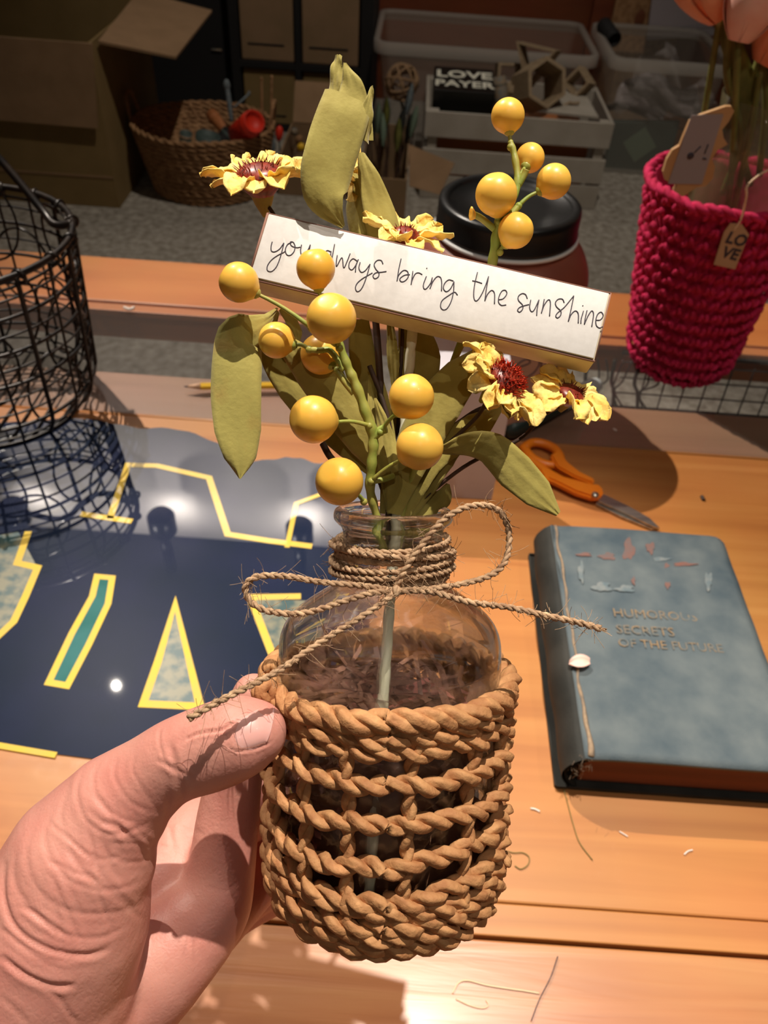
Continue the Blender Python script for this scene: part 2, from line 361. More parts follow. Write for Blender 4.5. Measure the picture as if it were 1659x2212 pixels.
def text_mesh(body, size, origin, ex, ey, m, parent=None, extrude=0.0003, name='lettering', align='CENTER', bold=0.0, shear=0.0):
    cu = bpy.data.curves.new('t', 'FONT'); cu.body = body; cu.size = size; cu.extrude = extrude; cu.align_x = align; cu.offset = bold; cu.shear = shear; cu.resolution_u = 2
    t = bpy.data.objects.new('t', cu); COL.objects.link(t)
    bpy.context.view_layer.update()
    me = bpy.data.meshes.new_from_object(t.evaluated_get(bpy.context.evaluated_depsgraph_get()))
    bpy.data.objects.remove(t); me.name = name; me.materials.clear(); me.materials.append(m)
    ex = unit(ex); ey = unit(np.array(ey) - ex * (np.array(ey) @ ex)); ez = np.cross(ex, ey); o = np.array(origin)
    for v in me.vertices:
        c = v.co; v.co = tuple(o + ex * c.x + ey * c.y + ez * c.z)
    ob = bpy.data.objects.new(name, me); COL.objects.link(ob)
    if parent: attach(ob, parent)
    return ob

# ------------------------------------------------------------------ the room
FL = -0.42
struct(MB().box((-3.2, -2.2, FL - 0.05), (3.2, 3.15, FL)).build('floor', M['carpet'], smooth=False))
struct(MB().box((-3.2, 3.02, 0.55), (3.2, 3.12, 2.76)).build('wall_back', M['paint'], smooth=False))
pw = MB(); pw.box((-3.2, 3.0, FL), (3.2, 3.12, 0.55))
wb = struct(pw.build('wall_back_panelling', M['wallwood'], smooth=False)); wb.name = 'trim_1'
struct(MB().box((-3.3, -2.2, FL), (-3.2, 3.12, 2.76)).build('wall_left', M['black'], smooth=False))
struct(MB().box((3.2, -2.2, FL), (3.3, 3.12, 2.76)).build('wall_right', M['wallwood'], smooth=False))
struct(MB().box((-3.2, -2.2, 2.76), (3.2, 3.12, 2.84)).build('ceiling', M['ceil'], smooth=False))

# wall-wash lamp heads under the ceiling edge and the track lamps that light the table
def lamp_head(loc, aim, r, l, label, group, cat='lamp'):
    t = thing('track_lamp', loc, label, cat, group)
    a = unit(np.array(aim) - np.array(loc)); e = unit(np.cross(a, (0.3, 0.9, 0.1)))
    c = np.array(loc, float) - a * 0.0
    MB().lathe([(0.001, -l), (r * 0.8, -l), (r, -l * 0.8), (r, 0.0), (r * 0.86, 0.0), (r * 0.80, -0.03), (0.001, -0.035)], c, a, e, 24).build('lamp_shade', M['blackplastic'], t)
    top = c - a * l * 0.6
    MB().tube([top, (top[0], top[1], 2.76)], 0.012, 10).build('stem', M['blackplastic'], t)
    MB().lathe([(0.001, 0), (0.05, 0), (0.05, 0.02), (0.001, 0.02)], (top[0], top[1], 2.74), (0, 0, 1), (1, 0, 0), 20).build('ceiling_plate', M['blackplastic'], t)
for i, (L, A, P, SZ) in enumerate(TRK):
    a = unit(np.array(A) - np.array(L))
    lamp_head(np.array(L) - a * 0.03, A, 0.045, 0.12, ['black track lamp straight above the middle of the table', 'black track lamp behind the viewer on the left', 'black track lamp to the right above the table', 'black track lamp behind the table on the left', 'added black track lamp brightening the floor behind the table'][i], 'track lamps over the table')
for i, (wx, wy) in enumerate(WASH):
    t = thing('wall_lamp', (wx, wy, 2.42), 'short round black lamp head hanging before the lit wall, %s of three' % ['leftmost', 'middle', 'rightmost'][i], 'lamp', 'lamp heads along the lit wall')
    MB().lathe([(0.001, -0.075), (0.055, -0.075), (0.070, -0.055), (0.070, 0.05), (0.055, 0.07), (0.001, 0.07)], (wx, wy, 2.42), (0, 0, 1), (1, 0, 0), 24).build('lamp_shade', M['blackplastic'], t)
    MB().tube([(wx, wy, 2.48), (wx, wy, 2.76)], 0.03, 8).build('stem', M['blackplastic'], t)

# ------------------------------------------------------------------ the table
tb = thing('display_table', (0, 0.4, FL), 'orange wooden table with a glass strip between the top and the far rail', 'table')
def bevbox(a, b, bev, name, m, parent, label=None):
    a = np.array(a); b = np.array(b); mb = MB().obox((a + b) / 2, (1, 0, 0), (0, 1, 0), (0, 0, 1), *(abs(b - a) / 2), bev=bev)
    return mb.build(name, m, parent, False, label)
XL, XR = -0.95, 0.80
bevbox((XL, -0.30, -0.03), (XR, 0.1492, -0.0006), 0.0012, 'front_plank', M['plank'], tb)
bevbox((XL, 0.1512, -0.03), (XR, 0.1685, -0.0002), 0.0008, 'edge_strip', M['tabletop'], tb)
bevbox((XL, 0.169, -0.03), (XR, 0.584, 0.0), 0.0012, 'top_panel', M['tabletop'], tb)
bevbox((XL, 0.5855, -0.034), (XR, 0.655, -0.0035), 0.001, 'back_strip', M['strip'], tb, 'dull brown strip under the glass')
MB().tube([(XL, 0.5835, -0.0012), (XR, 0.5835, -0.0012)], 0.0022, 10).build('rounded_edge', M['tabletop'], tb)
bevbox((XL, 0.79, -0.05), (XR, 0.893, -0.002), 0.002, 'rail', M['rail'], tb)
bevbox((XL, 0.775, -0.012), (XR, 0.7895, -0.0048), 0.001, 'ledge', M['rail'], tb)
bevbox((XL, 0.5865, -0.003), (XR, 0.7885, 0.0002), 0.0004, 'glass_pane', M['pane'], tb, 'clear glass strip bridging the gap')
for sx in (XL + 0.03, XR - 0.07):
    bevbox((sx, -0.26, FL), (sx + 0.04, -0.22, -0.03), 0.003, 'leg', M['rail'], tb)
    bevbox((sx, 0.83, FL), (sx + 0.04, 0.87, -0.05), 0.003, 'leg', M['rail'], tb)
    bevbox((sx + 0.002, -0.22, -0.075), (sx + 0.038, 0.83, -0.05), 0.002, 'side_apron', M['darkwood'], tb)
    bevbox((sx + 0.002, 0.60, -0.05), (sx + 0.038, 0.64, -0.034), 0.002, 'cleat', M['darkwood'], tb)
bevbox((XL, -0.29, -0.075), (XR, -0.27, -0.03), 0.002, 'front_apron', M['darkwood'], tb)

# ================================================================== HELD GROUP
Bv = -Fv
_tl = math.radians(9)
VY = unit(Uv * math.cos(_tl) + Bv * math.sin(_tl) + Xv * 0.022); VX = unit(Xv - VY * (Xv @ VY)); VN = np.cross(VX, VY)
VO = W(829, 1955, 0.227)
def V(x, y, z): return VO + VX * x + VY * y + VN * z
def PX(p):
    d = np.array(p) - CAM; Z = d @ Fv
    return 829.5 + FPX * (d @ Xv) / Z, 1106 - FPX * (d @ Uv) / Z, Z
def s_at(py, z=0.035):
    lo, hi = -0.04, 0.15
    for _ in range(40):
        m = (lo + hi) / 2
        if PX(V(0, m, z))[1] > py: lo = m
        else: hi = m
    return lo

# bottle
RB = 0.0302
prof_o = [(0.0001, 0.0085), (0.020, 0.0085), (0.024, 0.006), (0.0272, 0.0072), (0.0292, 0.0115), (RB, 0.055), (RB, 0.070), (0.0302, 0.0765), (0.0297, 0.0810), (0.0282, 0.0845), (0.0255, 0.0875),
          (0.0220, 0.0902), (0.0186, 0.0925), (0.0158, 0.0947), (0.0140, 0.0975), (0.0133, 0.101), (0.0133, 0.1095), (0.0146, 0.1116), (0.0156, 0.1127), (0.0159, 0.1140), (0.0154, 0.1154), (0.0142, 0.1160)]
prof_i = [(0.0126, 0.1152), (0.0119, 0.1124), (0.0118, 0.108), (0.0118, 0.100), (0.0127, 0.0965), (0.0146, 0.0936), (0.0176, 0.0912), (0.0210, 0.0888), (0.0243, 0.0862), (0.0269, 0.0834), (0.0283, 0.0802), (0.0288, 0.076), (0.0288, 0.070), (0.0286, 0.016), (0.025, 0.0105), (0.0001, 0.0105)]
def dens(pr, k=3):
    return [tuple(p) for p in spline([(a, b, 0) for a, b in pr], k)]
po = [(abs(p[0]), p[1]) for p in dens(prof_o)]; pi_ = [(abs(p[0]), p[1]) for p in dens(prof_i)]
bot = MB().lathe(po + pi_, VO, VY, VX, 96).build('glass_bottle', M['glass'])
tag(bot, 'small round-shouldered clear glass bottle held inside the woven rope sleeve', 'bottle')

# woven rope sleeve
RC = 0.0325
sl = thing('rope_sleeve', VO, 'tan twisted-rope basket sleeve wrapped around the glass bottle', 'basket')
rr = random.Random(4)
rowpy = [(1574, 0.00155, 'rim'), (1611, 0.0012, 'r'), (1643, 0.00115, 'r'), (1711, 0.00125, 'r'), (1804, 0.00125, 'r'), (1888, 0.0013, 'r'), (1958, 0.0013, 'r'), (1990, 0.0012, 'r'), (2019, 0.00125, 'r'), (2049, 0.00125, 'r'), (2082, 0.0013, 'r')]
NST = 14
stk_a = [math.radians(-90 + 360 / NST * i + rr.uniform(-3, 3)) for i in range(NST)]
for k, (py, sr, kind) in enumerate(rowpy):
    y0 = s_at(py); rad = RC if k < 9 else (0.0318 if k == 9 else 0.0302)
    ph = [rr.uniform(0, 6.28) for _ in range(4)]
    pts = []
    for i in range(300):
        a = 2 * math.pi * i / 300
        wob = 0.0009 * math.sin(2 * a + ph[0]) + 0.0006 * math.sin(3 * a + ph[1]) + 0.00035 * math.sin(NST * a + ph[2]) + 0.0003 * math.sin(9 * a + ph[3])
        if kind == 'rim': wob = 0.0008 * math.sin(a * 3 + 1) + 0.0004 * math.sin(9 * a)
        dr = 0.0005 * math.sin(NST * a + ph[3] + k * math.pi)
        pts.append(V((rad + dr) * math.sin(a), y0 + wob * (1 if 2 < k < 7 else 0.7), (rad + dr) * math.cos(a)))
    mb = MB()
    rope(mb, pts, sr * 0.95, sr * 1.08, 0.0125 if kind != 'rim' else 0.0155, ns=2 if kind != 'rim' else 3, sides=16, up=VY, closed=True, flute=0.10, wob=0.06, rnd=rr, phase=rr.uniform(0, 6))
    mb.build('rim_rope' if kind == 'rim' else 'woven_row', M['rope'], sl)
for i, a in enumerate(stk_a):
    pts = []
    for t in np.linspace(0, 1, 60):
        y = s_at(1574) * t + s_at(2088) * (1 - t); w = 0.0006 * math.sin(t * 9 + i) ; rd = RC - 0.0006 + 0.0005 * math.sin(t * 22 + i * math.pi)
        if t < 0.12: rd -= (0.12 - t) * 0.02
        aa = a + 0.06 * math.sin(t * 3 + i)
        pts.append(V(rd * math.sin(aa) + w, y, rd * math.cos(aa)))
    mb = MB(); rope(mb, pts, 0.0009, 0.00105, 0.011, ns=2, sides=12, flute=0.1, up=VN + VX * 0.3, wob=0.08, rnd=rr)
    mb.build('stake_cord', M['rope'], sl)
# woven base under the bottle
mb = MB()
for k, rad in enumerate([0.0285, 0.0245, 0.0205, 0.0165, 0.012, 0.007]):
    pts = [V(rad * math.sin(a), s_at(2090) - 0.0012 + 0.0004 * math.sin(7 * a + k), rad * math.cos(a)) for a in np.linspace(0, 2 * math.pi, 90, endpoint=False)]
    rope(mb, pts, 0.0011, 0.0013, 0.0125, sides=6, up=VY, closed=True)
mb.build('woven_base', M['rope'], sl)
# knotted rope ends at the rim
def knot(mb, c, r, n=3, seed=0):
    q = random.Random(seed); c = np.array(c)
    for k in range(n):
        ax = unit([q.uniform(-1, 1) for _ in range(3)]); e = unit(np.cross(ax, (0.3, 0.5, 0.7))); g = np.cross(ax, e)
        pts = [c + e * r * math.cos(t) + g * r * math.sin(t) + ax * r * 0.3 * math.sin(2 * t) for t in np.linspace(0, 2 * math.pi, 20, endpoint=False)]
        mb.tube(pts, r * 0.55, 8, closed=True)
for (px, py, z, r, sd) in [(572, 1492, 0.199, 0.0023, 1), (583, 1440, 0.205, 0.0014, 2), (1087, 1440, 0.223, 0.0016, 3), (1095, 1515, 0.205, 0.0017, 5), (1090, 1862, 0.213, 0.0013, 6)]:
    mb = MB(); knot(mb, W(px, py, z), r, 4, sd); mb.build('rope_knot', M['rope'], sl)

# shredded paper, sticks inside
rs = random.Random(7); mb = MB(); mb2 = MB()
for i in range(900):
    a = rs.uniform(0, 2 * math.pi); rd = 0.0225 * math.sqrt(rs.random()); y = rs.uniform(0.034, 0.068)
    if abs(rd * math.cos(a) + 0.003) < 0.005 and rd * math.sin(a) > 0.010 and i % 4: rd *= 0.3
    d = unit(VX * rs.uniform(-1, 1) + VN * rs.uniform(-1, 1) + VY * rs.uniform(-0.35, 0.35)); L = rs.uniform(0.012, 0.03); wv = unit(np.cross(d, VY + VX * rs.uniform(-.8, .8)))
    c = V(rd * math.cos(a), y, rd * math.sin(a)); hw = rs.uniform(0.0005, 0.0012); bend = rs.uniform(-0.006, 0.006)
    rows = []
    for t in np.linspace(-0.5, 0.5, 6):
        p = c + d * L * t + VY * bend * (0.25 - t * t) * 2
        loc = p - VO; h = loc @ VY; rdl = np.linalg.norm(loc - VY * h)
        if rdl > 0.0272: p = VO + VY * h + (loc - VY * h) * 0.0272 / rdl
        rows.append([p - wv * hw, p + wv * hw])
    (mb if i % 9 else mb2).grid(rows)
sh = mb.build('shredded_paper', M['shred']); tag(sh, 'brown shredded paper filling the lower half of the glass bottle', 'paper shreds', kind='stuff')
sp = mb2.build('shred_strip', M['pinkpaper'], sh); sp['kind'] = 'stuff'; sp['label'] = 'rosy paper strips'
# a solid darker heart of packed paper so that the fill is dense
MB().lathe([(0.001, 0.012), (0.0200, 0.012), (0.0222, 0.018), (0.0222, 0.050), (0.020, 0.055), (0.012, 0.058), (0.001, 0.058)], VO, VY, VX, 40).build('packed_shreds', M['shred'], sh)

# jute twine: neck wraps, bow loops, tails
tw = thing('twine_bow', V(0, 0.088, 0), 'jute twine wound round the bottle neck and tied in a bow', 'twine')
def twine(name, pts, r=0.00052, n=10, closed=False, R=0.00042, pitch=0.0042):
    mb = MB(); P = spline(pts, n) if n > 1 else [np.array(p) for p in pts]
    rope(mb, P, R, r, pitch, ns=2, sides=7, closed=closed, wob=0.10, rnd=rr)
    return mb.build(name, M['twine'], tw), P
fuzz = MB()
def add_fuzz(P, n, L=0.003, seed=1):
    q = random.Random(seed)
    for _ in range(n):
        i = q.randrange(1, len(P) - 1); p = np.array(P[i]); d = unit([q.uniform(-1, 1) for _ in range(3)]); e = unit([q.uniform(-1, 1) for _ in range(3)]); l = L * q.uniform(0.3, 1.6)
        fuzz.tube([p + d * l * t + e * l * 0.5 * t * t for t in np.linspace(0, 1, 6)], [0.00006] * 6, 3, caps=False)
wy = [1190, 1203, 1214, 1226, 1237, 1249, 1262, 1208, 1231, 1256]
for k, py in enumerate(wy):
    y0 = s_at(py, 0.0152); rad = 0.0148 if k < 7 else 0.0163
    if y0 < 0.0985: rad += (0.0985 - y0) * 1.1
    tlt = rr.uniform(-0.0011, 0.0011); pa = rr.uniform(0, 6)
    P = [V((rad) * math.sin(a), y0 + tlt * math.sin(a + pa) * (1.6 if k > 6 else 1), rad * math.cos(a)) for a in np.linspace(0, 2 * math.pi, 110, endpoint=False)]
    twine('neck_wrap', P, n=1, closed=True); add_fuzz(P, 50, 0.003, k)
KN = (852, 1277, 0.1935)
def wp(L): return [W(*p) for p in L]
paths = {
 'bow_loop': [[KN, (790, 1266, .192), (700, 1258, .190), (610, 1244, .189), (552, 1247, .188), (530, 1270, .188), (545, 1303, .188), (590, 1322, .188), (660, 1324, .188), (730, 1303, .189), (800, 1282, .191), KN],
              [KN, (872, 1235, .193), (905, 1185, .193), (950, 1130, .194), (1000, 1098, .195), (1050, 1092, .197), (1085, 1112, .199), (1100, 1160, .200), (1090, 1215, .198), (1050, 1247, .196), (960, 1268, .193), KN]],
 'bow_tail': [[KN, (830, 1300, .190), (760, 1345, .187), (680, 1395, .184), (600, 1450, .179), (530, 1486, .174), (460, 1522, .171), (408, 1552, .170)],
              [KN, (930, 1278, .190), (1010, 1300, .188), (1100, 1312, .187), (1180, 1330, .186), (1250, 1345, .186), (1297, 1358, .186)]]}
sd = 50
for nm, ls in paths.items():
    for L in ls:
        o, P = twine(nm, wp(L)); sd += 1; add_fuzz(P, 170, 0.0034, sd)
mb = MB(); knot(mb, W(KN[0], KN[1], .1925), 0.0011, 3, 11); kn = mb.build('bow_knot', M['twine'], tw)
# frayed tip of the right tail
q = random.Random(3); e0 = W(1292, 1357, .186); dd = unit(W(1302, 1359, .186) - W(1250, 1345, .186))
fr = MB()
for _ in range(26):
    d = unit(dd + np.array([q.uniform(-1, 1) for _ in range(3)]) * 0.22); fr.tube([e0 - dd * 0.004 + (e0 - e0), e0, e0 + d * q.uniform(0.0008, 0.0022)], [0.0002, 0.0002, 0.0001], 4)
o = fr.build('frayed_end', M['twine'], tw); o['kind'] = 'stuff'
o = fuzz.build('loose_fibres', M['twine'], tw); o['kind'] = 'stuff'

# ---------------------------------------------------------------- sign block
TL = W(577, 457, .2020); TR = W(1322, 631, .1960); BL = W(553, 603, .1995)
ex = unit(TR - TL); sw = np.linalg.norm(TR - TL); ey = unit((BL - TL) - ex * ((BL - TL) @ ex)); shh = np.linalg.norm(BL - TL); en = unit(np.cross(ey, ex))
if en @ Bv < 0: en = -en
sth = 0.0100
sg = thing('sign_block', TL + ex * sw / 2 + ey * shh / 2, 'white wooden block sign reading you always bring the sunshine', 'sign')
cb = TL + ex * sw / 2 + ey * shh / 2 - en * sth / 2
MB().obox(cb - en * 0.0003, ex, -ey, en, sw / 2, shh / 2, sth / 2 - 0.0003, bev=0.0005).build('block', M['signedge'], sg)
pf_ = MB().obox(cb + en * (sth / 2 - 0.0002), ex, -ey, en, sw / 2 - 0.0006, shh / 2 - 0.0005, 0.0003, bev=0.0002).build('painted_face', M['signwhite'], sg)
mb = MB()
cf = [cb + en * (sth / 2 - 0.0006) + ex * sx * (sw / 2 - 0.0001) + ey * sy * (shh / 2 - 0.0001) for sx, sy in ((-1, -1), (1, -1), (1, 1), (-1, 1))]
mb.tube(np.array([cf[3], cf[2]]), 0.0003, 6); mb.tube(np.array([cf[0], cf[3]]), 0.00032, 6); mb.tube(np.array([cf[0], cf[1]]), 0.00016, 6); mb.tube(np.array([cf[1], cf[2]]), 0.00018, 6)
mb.build('burnt_edge', M['signburn'], sg)
def on_plane(px, py, o, n):
    d = ray(px, py); return CAM + d * (((o - CAM) @ n) / (d @ n))
T1 = [[(190,325),(180,370),(185,405),(215,410),(255,385),(290,335)],[(290,335),(275,400),(255,470),(225,540),(185,578),(150,570),(150,530),(185,480),(240,440),(290,415),(302,400)],
 [(355,330),(320,350),(302,395),(315,435),(345,440),(375,410),(385,365),(370,330),(345,328),(355,360),(400,375),(430,370)],
 [(440,350),(432,400),(440,435),(465,430),(495,395),(515,350)],[(515,350),(508,400),(515,440)],
 [(690,410),(660,400),(640,420),(635,455),(655,470),(690,430)],[(692,405),(690,440),(702,470)],
 [(722,345),(705,440),(700,470)],[(745,440),(738,490),(740,535),(785,460),(800,548),(830,490),(855,425)],
 [(915,490),(880,470),(850,500),(845,545),(870,565),(900,530),(925,475)],[(925,475),(905,530),(900,585)],
 [(940,500),(930,550),(950,585),(985,570),(1025,515)],[(1025,515),(1005,590),(975,680),(945,735),(915,750),(900,720),(915,680),(960,640),(1020,605),(1045,590)],
 [(1135,515),(1120,485),(1085,485),(1060,520),(1075,560),(1100,590),(1095,625),(1065,640),(1050,615),(1075,590),(1120,585),(1165,578)],
 [(1290,470),(1270,560),(1255,660)],[(1255,660),(1270,610),(1310,570),(1345,580),(1350,625),(1320,660),(1290,665),(1280,640),(1320,610),(1365,605)],
 [(1390,575),(1375,690)],[(1375,690),(1385,650),(1410,600),(1440,590),(1470,605)],
 [(1505,620),(1480,690),(1485,725),(1505,725),(1540,680),(1556,630)],[(1506,549),(1511,553)]]
T2 = [[(55,235),(45,300),(35,330)],[(35,330),(60,270),(95,228),(125,235),(135,280),(133,350)],
 [(235,265),(195,255),(160,285),(150,330),(175,355),(210,330),(240,270)],[(240,270),(235,360),(215,440),(180,500),(145,510),(125,480),(140,430),(200,385),(245,360),(270,385)],
 [(440,190),(415,300),(408,390),(420,432),(445,425),(480,370),(510,300),(535,225)],[(395,262),(435,270),(480,285)],
 [(535,225),(515,340),(503,435)],[(503,435),(525,380),(560,345),(585,370),(585,460)],
 [(620,425),(660,415),(690,375),(680,345),(650,350),(625,395),(620,445),(645,472),(685,468)],
 [(865,415),(850,380),(820,372),(790,395),(790,430),(825,470),(825,505),(800,530),(782,515),(800,490),(840,475),(880,465)],
 [(895,425),(885,490),(900,525),(925,510),(965,425)],[(965,425),(950,500),(945,560)],
 [(1010,420),(995,500),(985,540)],[(985,540),(1010,470),(1045,425),(1062,450),(1055,565)],
 [(1180,450),(1165,420),(1130,420),(1105,450),(1115,485),(1150,520),(1150,555),(1125,580),(1108,565),(1125,535),(1180,490),(1230,430),(1262,390)],
 [(1262,390),(1240,500),(1215,610)],[(1215,610),(1240,550),(1275,520),(1300,545),(1300,625)],
 [(1345,520),(1325,590),(1322,628)],[(1337,473),(1341,478)],[(1375,515),(1360,580),(1352,635)],[(1352,635),(1385,560),(1415,520),(1430,550),(1415,655)],
 [(1455,600),(1490,595),(1512,560),(1495,530),(1465,550),(1450,600),(1455,645),(1480,665),(1508,655)]]
mb = MB(); fo = cb + en * (sth / 2 + 0.0001)
for T, (ox, oy) in ((T1, (540, 440)), (T2, (920, 540))):
    for st in T:
        P = spline([on_plane(ox + a / 3.95, oy + b / 3.95, fo + en * 0.00003, en) for a, b in st], 6)
        mb.tube(P, 0.00015, 6, up=en)
mb.build('handwritten_words', M['ink'], pf_)
# the stick that carries the sign, standing in the bottle
st0 = W(893, 690, .213); st1 = V(-0.0042, 0.020, 0.0262)
mb = MB(); P = spline([st0, V(0.001, 0.112, -0.002), V(0.0, 0.099, 0.004), V(-0.0015, 0.070, 0.0125), V(-0.003, 0.045, 0.0200), st1], 18)
rope(mb, P, 0.0003, 0.0012, 0.014, ns=2, sides=10); mb.build('paper_stick', M['straw'], sg)

# ---------------------------------------------------------------- leaves
def leaf_mesh(L, hw, tw_=0.0, cup=0.15, th=0.00035, seed=0, fold=0.0, wav=0.0006, base_n=None):
    """L: (px,py,Z) centreline from base to tip; hw: half widths in px; tw_: roll about the centreline (deg), a number or list"""
    q = random.Random(seed); n = 28
    P = np.array(spline([W(*p) for p in L], max(4, 28 // (len(L) - 1)))); n = len(P)
    h = lerp_list(hw, n) ; zz = lerp_list([p[2] for p in L], n); T = np.gradient(P, axis=0)
    rl = lerp_list(tw_, n) if isinstance(tw_, (list, tuple)) else [tw_] * n
    rows = []; rows2 = []; p1, p2 = q.uniform(0, 6), q.uniform(0, 6)
    us = np.linspace(-1, 1, 11)
    for i in range(n):
        t = unit(T[i]); vd = unit(CAM - P[i]); w = np.cross(t, vd); w = unit(w); nn = np.cross(w, t)
        a = math.radians(rl[i]); w, nn = w * math.cos(a) + nn * math.sin(a), nn * math.cos(a) - w * math.sin(a)
        hm = max(h[i], 0.6) * zz[i] / FPX; r1 = []; r2 = []
        for u in us:
            off = -cup * hm * (u * u) + wav * math.sin(i * 0.45 + p1 + u * 2) * abs(u) + 0.00012 * math.sin(u * 22)
            c = P[i] + w * hm * u + nn * off
            tt = th * (1 - 0.75 * abs(u) ** 4)
            r1.append(c + nn * tt / 2); r2.append(c - nn * tt / 2)
        rows.append(r1 + r2[::-1])
    return MB().grid(rows, closed=True)
def cap_ends(mb, n_rows, n_cols): pass
def leafy(name_label, base, leaves, stems, mt='leaf', group='artificial leaf sprays in the bottle'):
    t = thing('leaf_spray', base, name_label, 'leaves', group)
    for i, (L, hw, tw_, sd_, *mm) in enumerate(leaves):
        leaf_mesh(L, hw, tw_, seed=sd_).build('leaf', M[mm[0] if mm else mt], t)
    for sdef in stems:
        MB().tube(spline([W(*p) for p in sdef[0]], 8), sdef[1], 8).build('stem', M[sdef[2]], t)
    return t
NK = (850, 1105, .2105)
DB = (845, 1230, .214)
leafy('big drooping olive leaf and dark leaves on the left of the bouquet', W(*NK), [
    ([(597, 668, .204), (580, 690, .199), (548, 712, .1955), (519, 729, .194), (512, 790, .1925), (510, 860, .192), (514, 930, .192), (519, 990, .192), (518, 1034, .1925)], [4, 12, 34, 50, 54, 54, 50, 34, 2], [55, 35, 12, 0, 0, 0, 0, 0, 0], 1, 'leaf2'),
    ([(838, 1040, .206), (790, 960, .2045), (730, 870, .204), (670, 800, .204), (625, 752, .204), (598, 723, .204)], [12, 38, 50, 42, 24, 2], 12, 2),
    ([(820, 1030, .211), (760, 960, .212), (690, 890, .213), (640, 830, .213), (600, 780, .213), (575, 720, .212), (600, 672, .208)], [12, 36, 44, 44, 34, 24, 5], -8, 3),
    ([(605, 668, .206), (628, 690, .207), (641, 720, .208), (645, 745, .208)], [4, 14, 12, 1], 10, 4)],
    [([(845, 1200, .214), (835, 1060, .211), (820, 1020, .209)], .0008, 'twig'), ([(735, 1010, .204), (712, 985, .205), (697, 958, .206)], .0009, 'twig')])
leafy('tall broad olive leaf with pointed tips rising above the white sign', W(*NK), [
    ([(742, 490, .199), (716, 455, .197), (702, 420, .196), (706, 370, .1955), (725, 300, .1955), (743, 245, .196), (755, 208, .198)], [3, 30, 47, 57, 58, 56, 54], [25, 10, 0, -5, -5, -5, 0], 5),
    ([(768, 300, .2005), (764, 225, .201), (758, 175, .201), (745, 136, .201)], [40, 38, 22, 3], -10, 6),
    ([(722, 235, .2035), (724, 185, .204), (727, 145, .204), (731, 119, .204)], [17, 16, 13, 8], 20, 7),
    ([(778, 300, .199), (791, 250, .199), (799, 215, .199), (803, 186, .199)], [24, 16, 10, 1], -20, 8),
    ([(840, 620, .215), (836, 540, .214), (820, 460, .213), (797, 385, .212), (780, 330, .212)], [30, 38, 35, 24, 8], -5, 9),
    ([(800, 640, .217), (790, 520, .216), (773, 440, .216), (762, 375, .216)], [30, 36, 30, 8], 15, 10)],
    [([(845, 1200, .214), (826, 900, .214), (812, 700, .215), (790, 520, .215)], .0010, 'twig')])
leafy('broad olive leaves leaning right behind the daisies and berries', W(*NK), [
    ([(850, 1110, .209), (868, 1040, .208), (905, 950, .207), (950, 870, .2065), (1000, 805, .2065), (1052, 742, .207)], [16, 34, 48, 50, 40, 4], 6, 11),
    ([(905, 980, .203), (960, 972, .200), (1010, 962, .198), (1062, 972, .196), (1112, 1018, .194), (1162, 1066, .193), (1206, 1110, .193)], [5, 14, 26, 38, 42, 34, 7], [-55, -40, -25, -8, 0, 0, 0], 12),
    ([(868, 1110, .212), (900, 1040, .210), (950, 975, .209), (1030, 920, .208), (1090, 868, .208)], [18, 30, 30, 34, 5], 20, 13),
    ([(875, 1105, .2125), (915, 1040, .211), (960, 985, .210), (1010, 955, .209)], [24, 34, 28, 6], 5, 14)],
    [([(860, 1200, .214), (870, 1100, .211), (905, 985, .206)], .0009, 'stem')])
leafy('dark upright leaves in the middle under the sign', W(*NK), [
    ([(835, 1110, .213), (838, 1000, .213), (818, 880, .214), (785, 780, .215), (775, 690, .215)], [16, 20, 26, 30, 22], 10, 15),
    ([(848, 1110, .215), (868, 960, .216), (895, 860, .217), (905, 770, .217), (890, 700, .217)], [18, 34, 46, 48, 30], -10, 16),
    ([(845, 1110, .210), (843, 1020, .2085), (838, 960, .2085), (822, 900, .209), (810, 860, .209)], [8, 18, 18, 13, 2], 10, 17),
    ([(842, 1100, .2105), (820, 960, .2105), (806, 880, .211), (800, 810, .211)], [8, 16, 15, 3], -25, 18),
    ([(852, 850, .213), (850, 790, .2135), (846, 740, .214), (842, 690, .214)], [4, 13, 12, 6], 5, 19),
    ([(880, 1120, .2145), (920, 1100, .2140), (955, 1075, .2135), (968, 1045, .2135)], [20, 26, 22, 4], 5, 20)],
    [([(850, 1200, .214), (845, 960, .212), (828, 870, .2105), (798, 790, .2105)], .0007, 'twig'), ([(855, 1200, .215), (905, 1000, .214), (1010, 900, .212), (1080, 870, .211)], .0007, 'twig'),
     ([(850, 1200, .2145), (880, 960, .2165), (885, 860, .2165)], .0008, 'twig')])

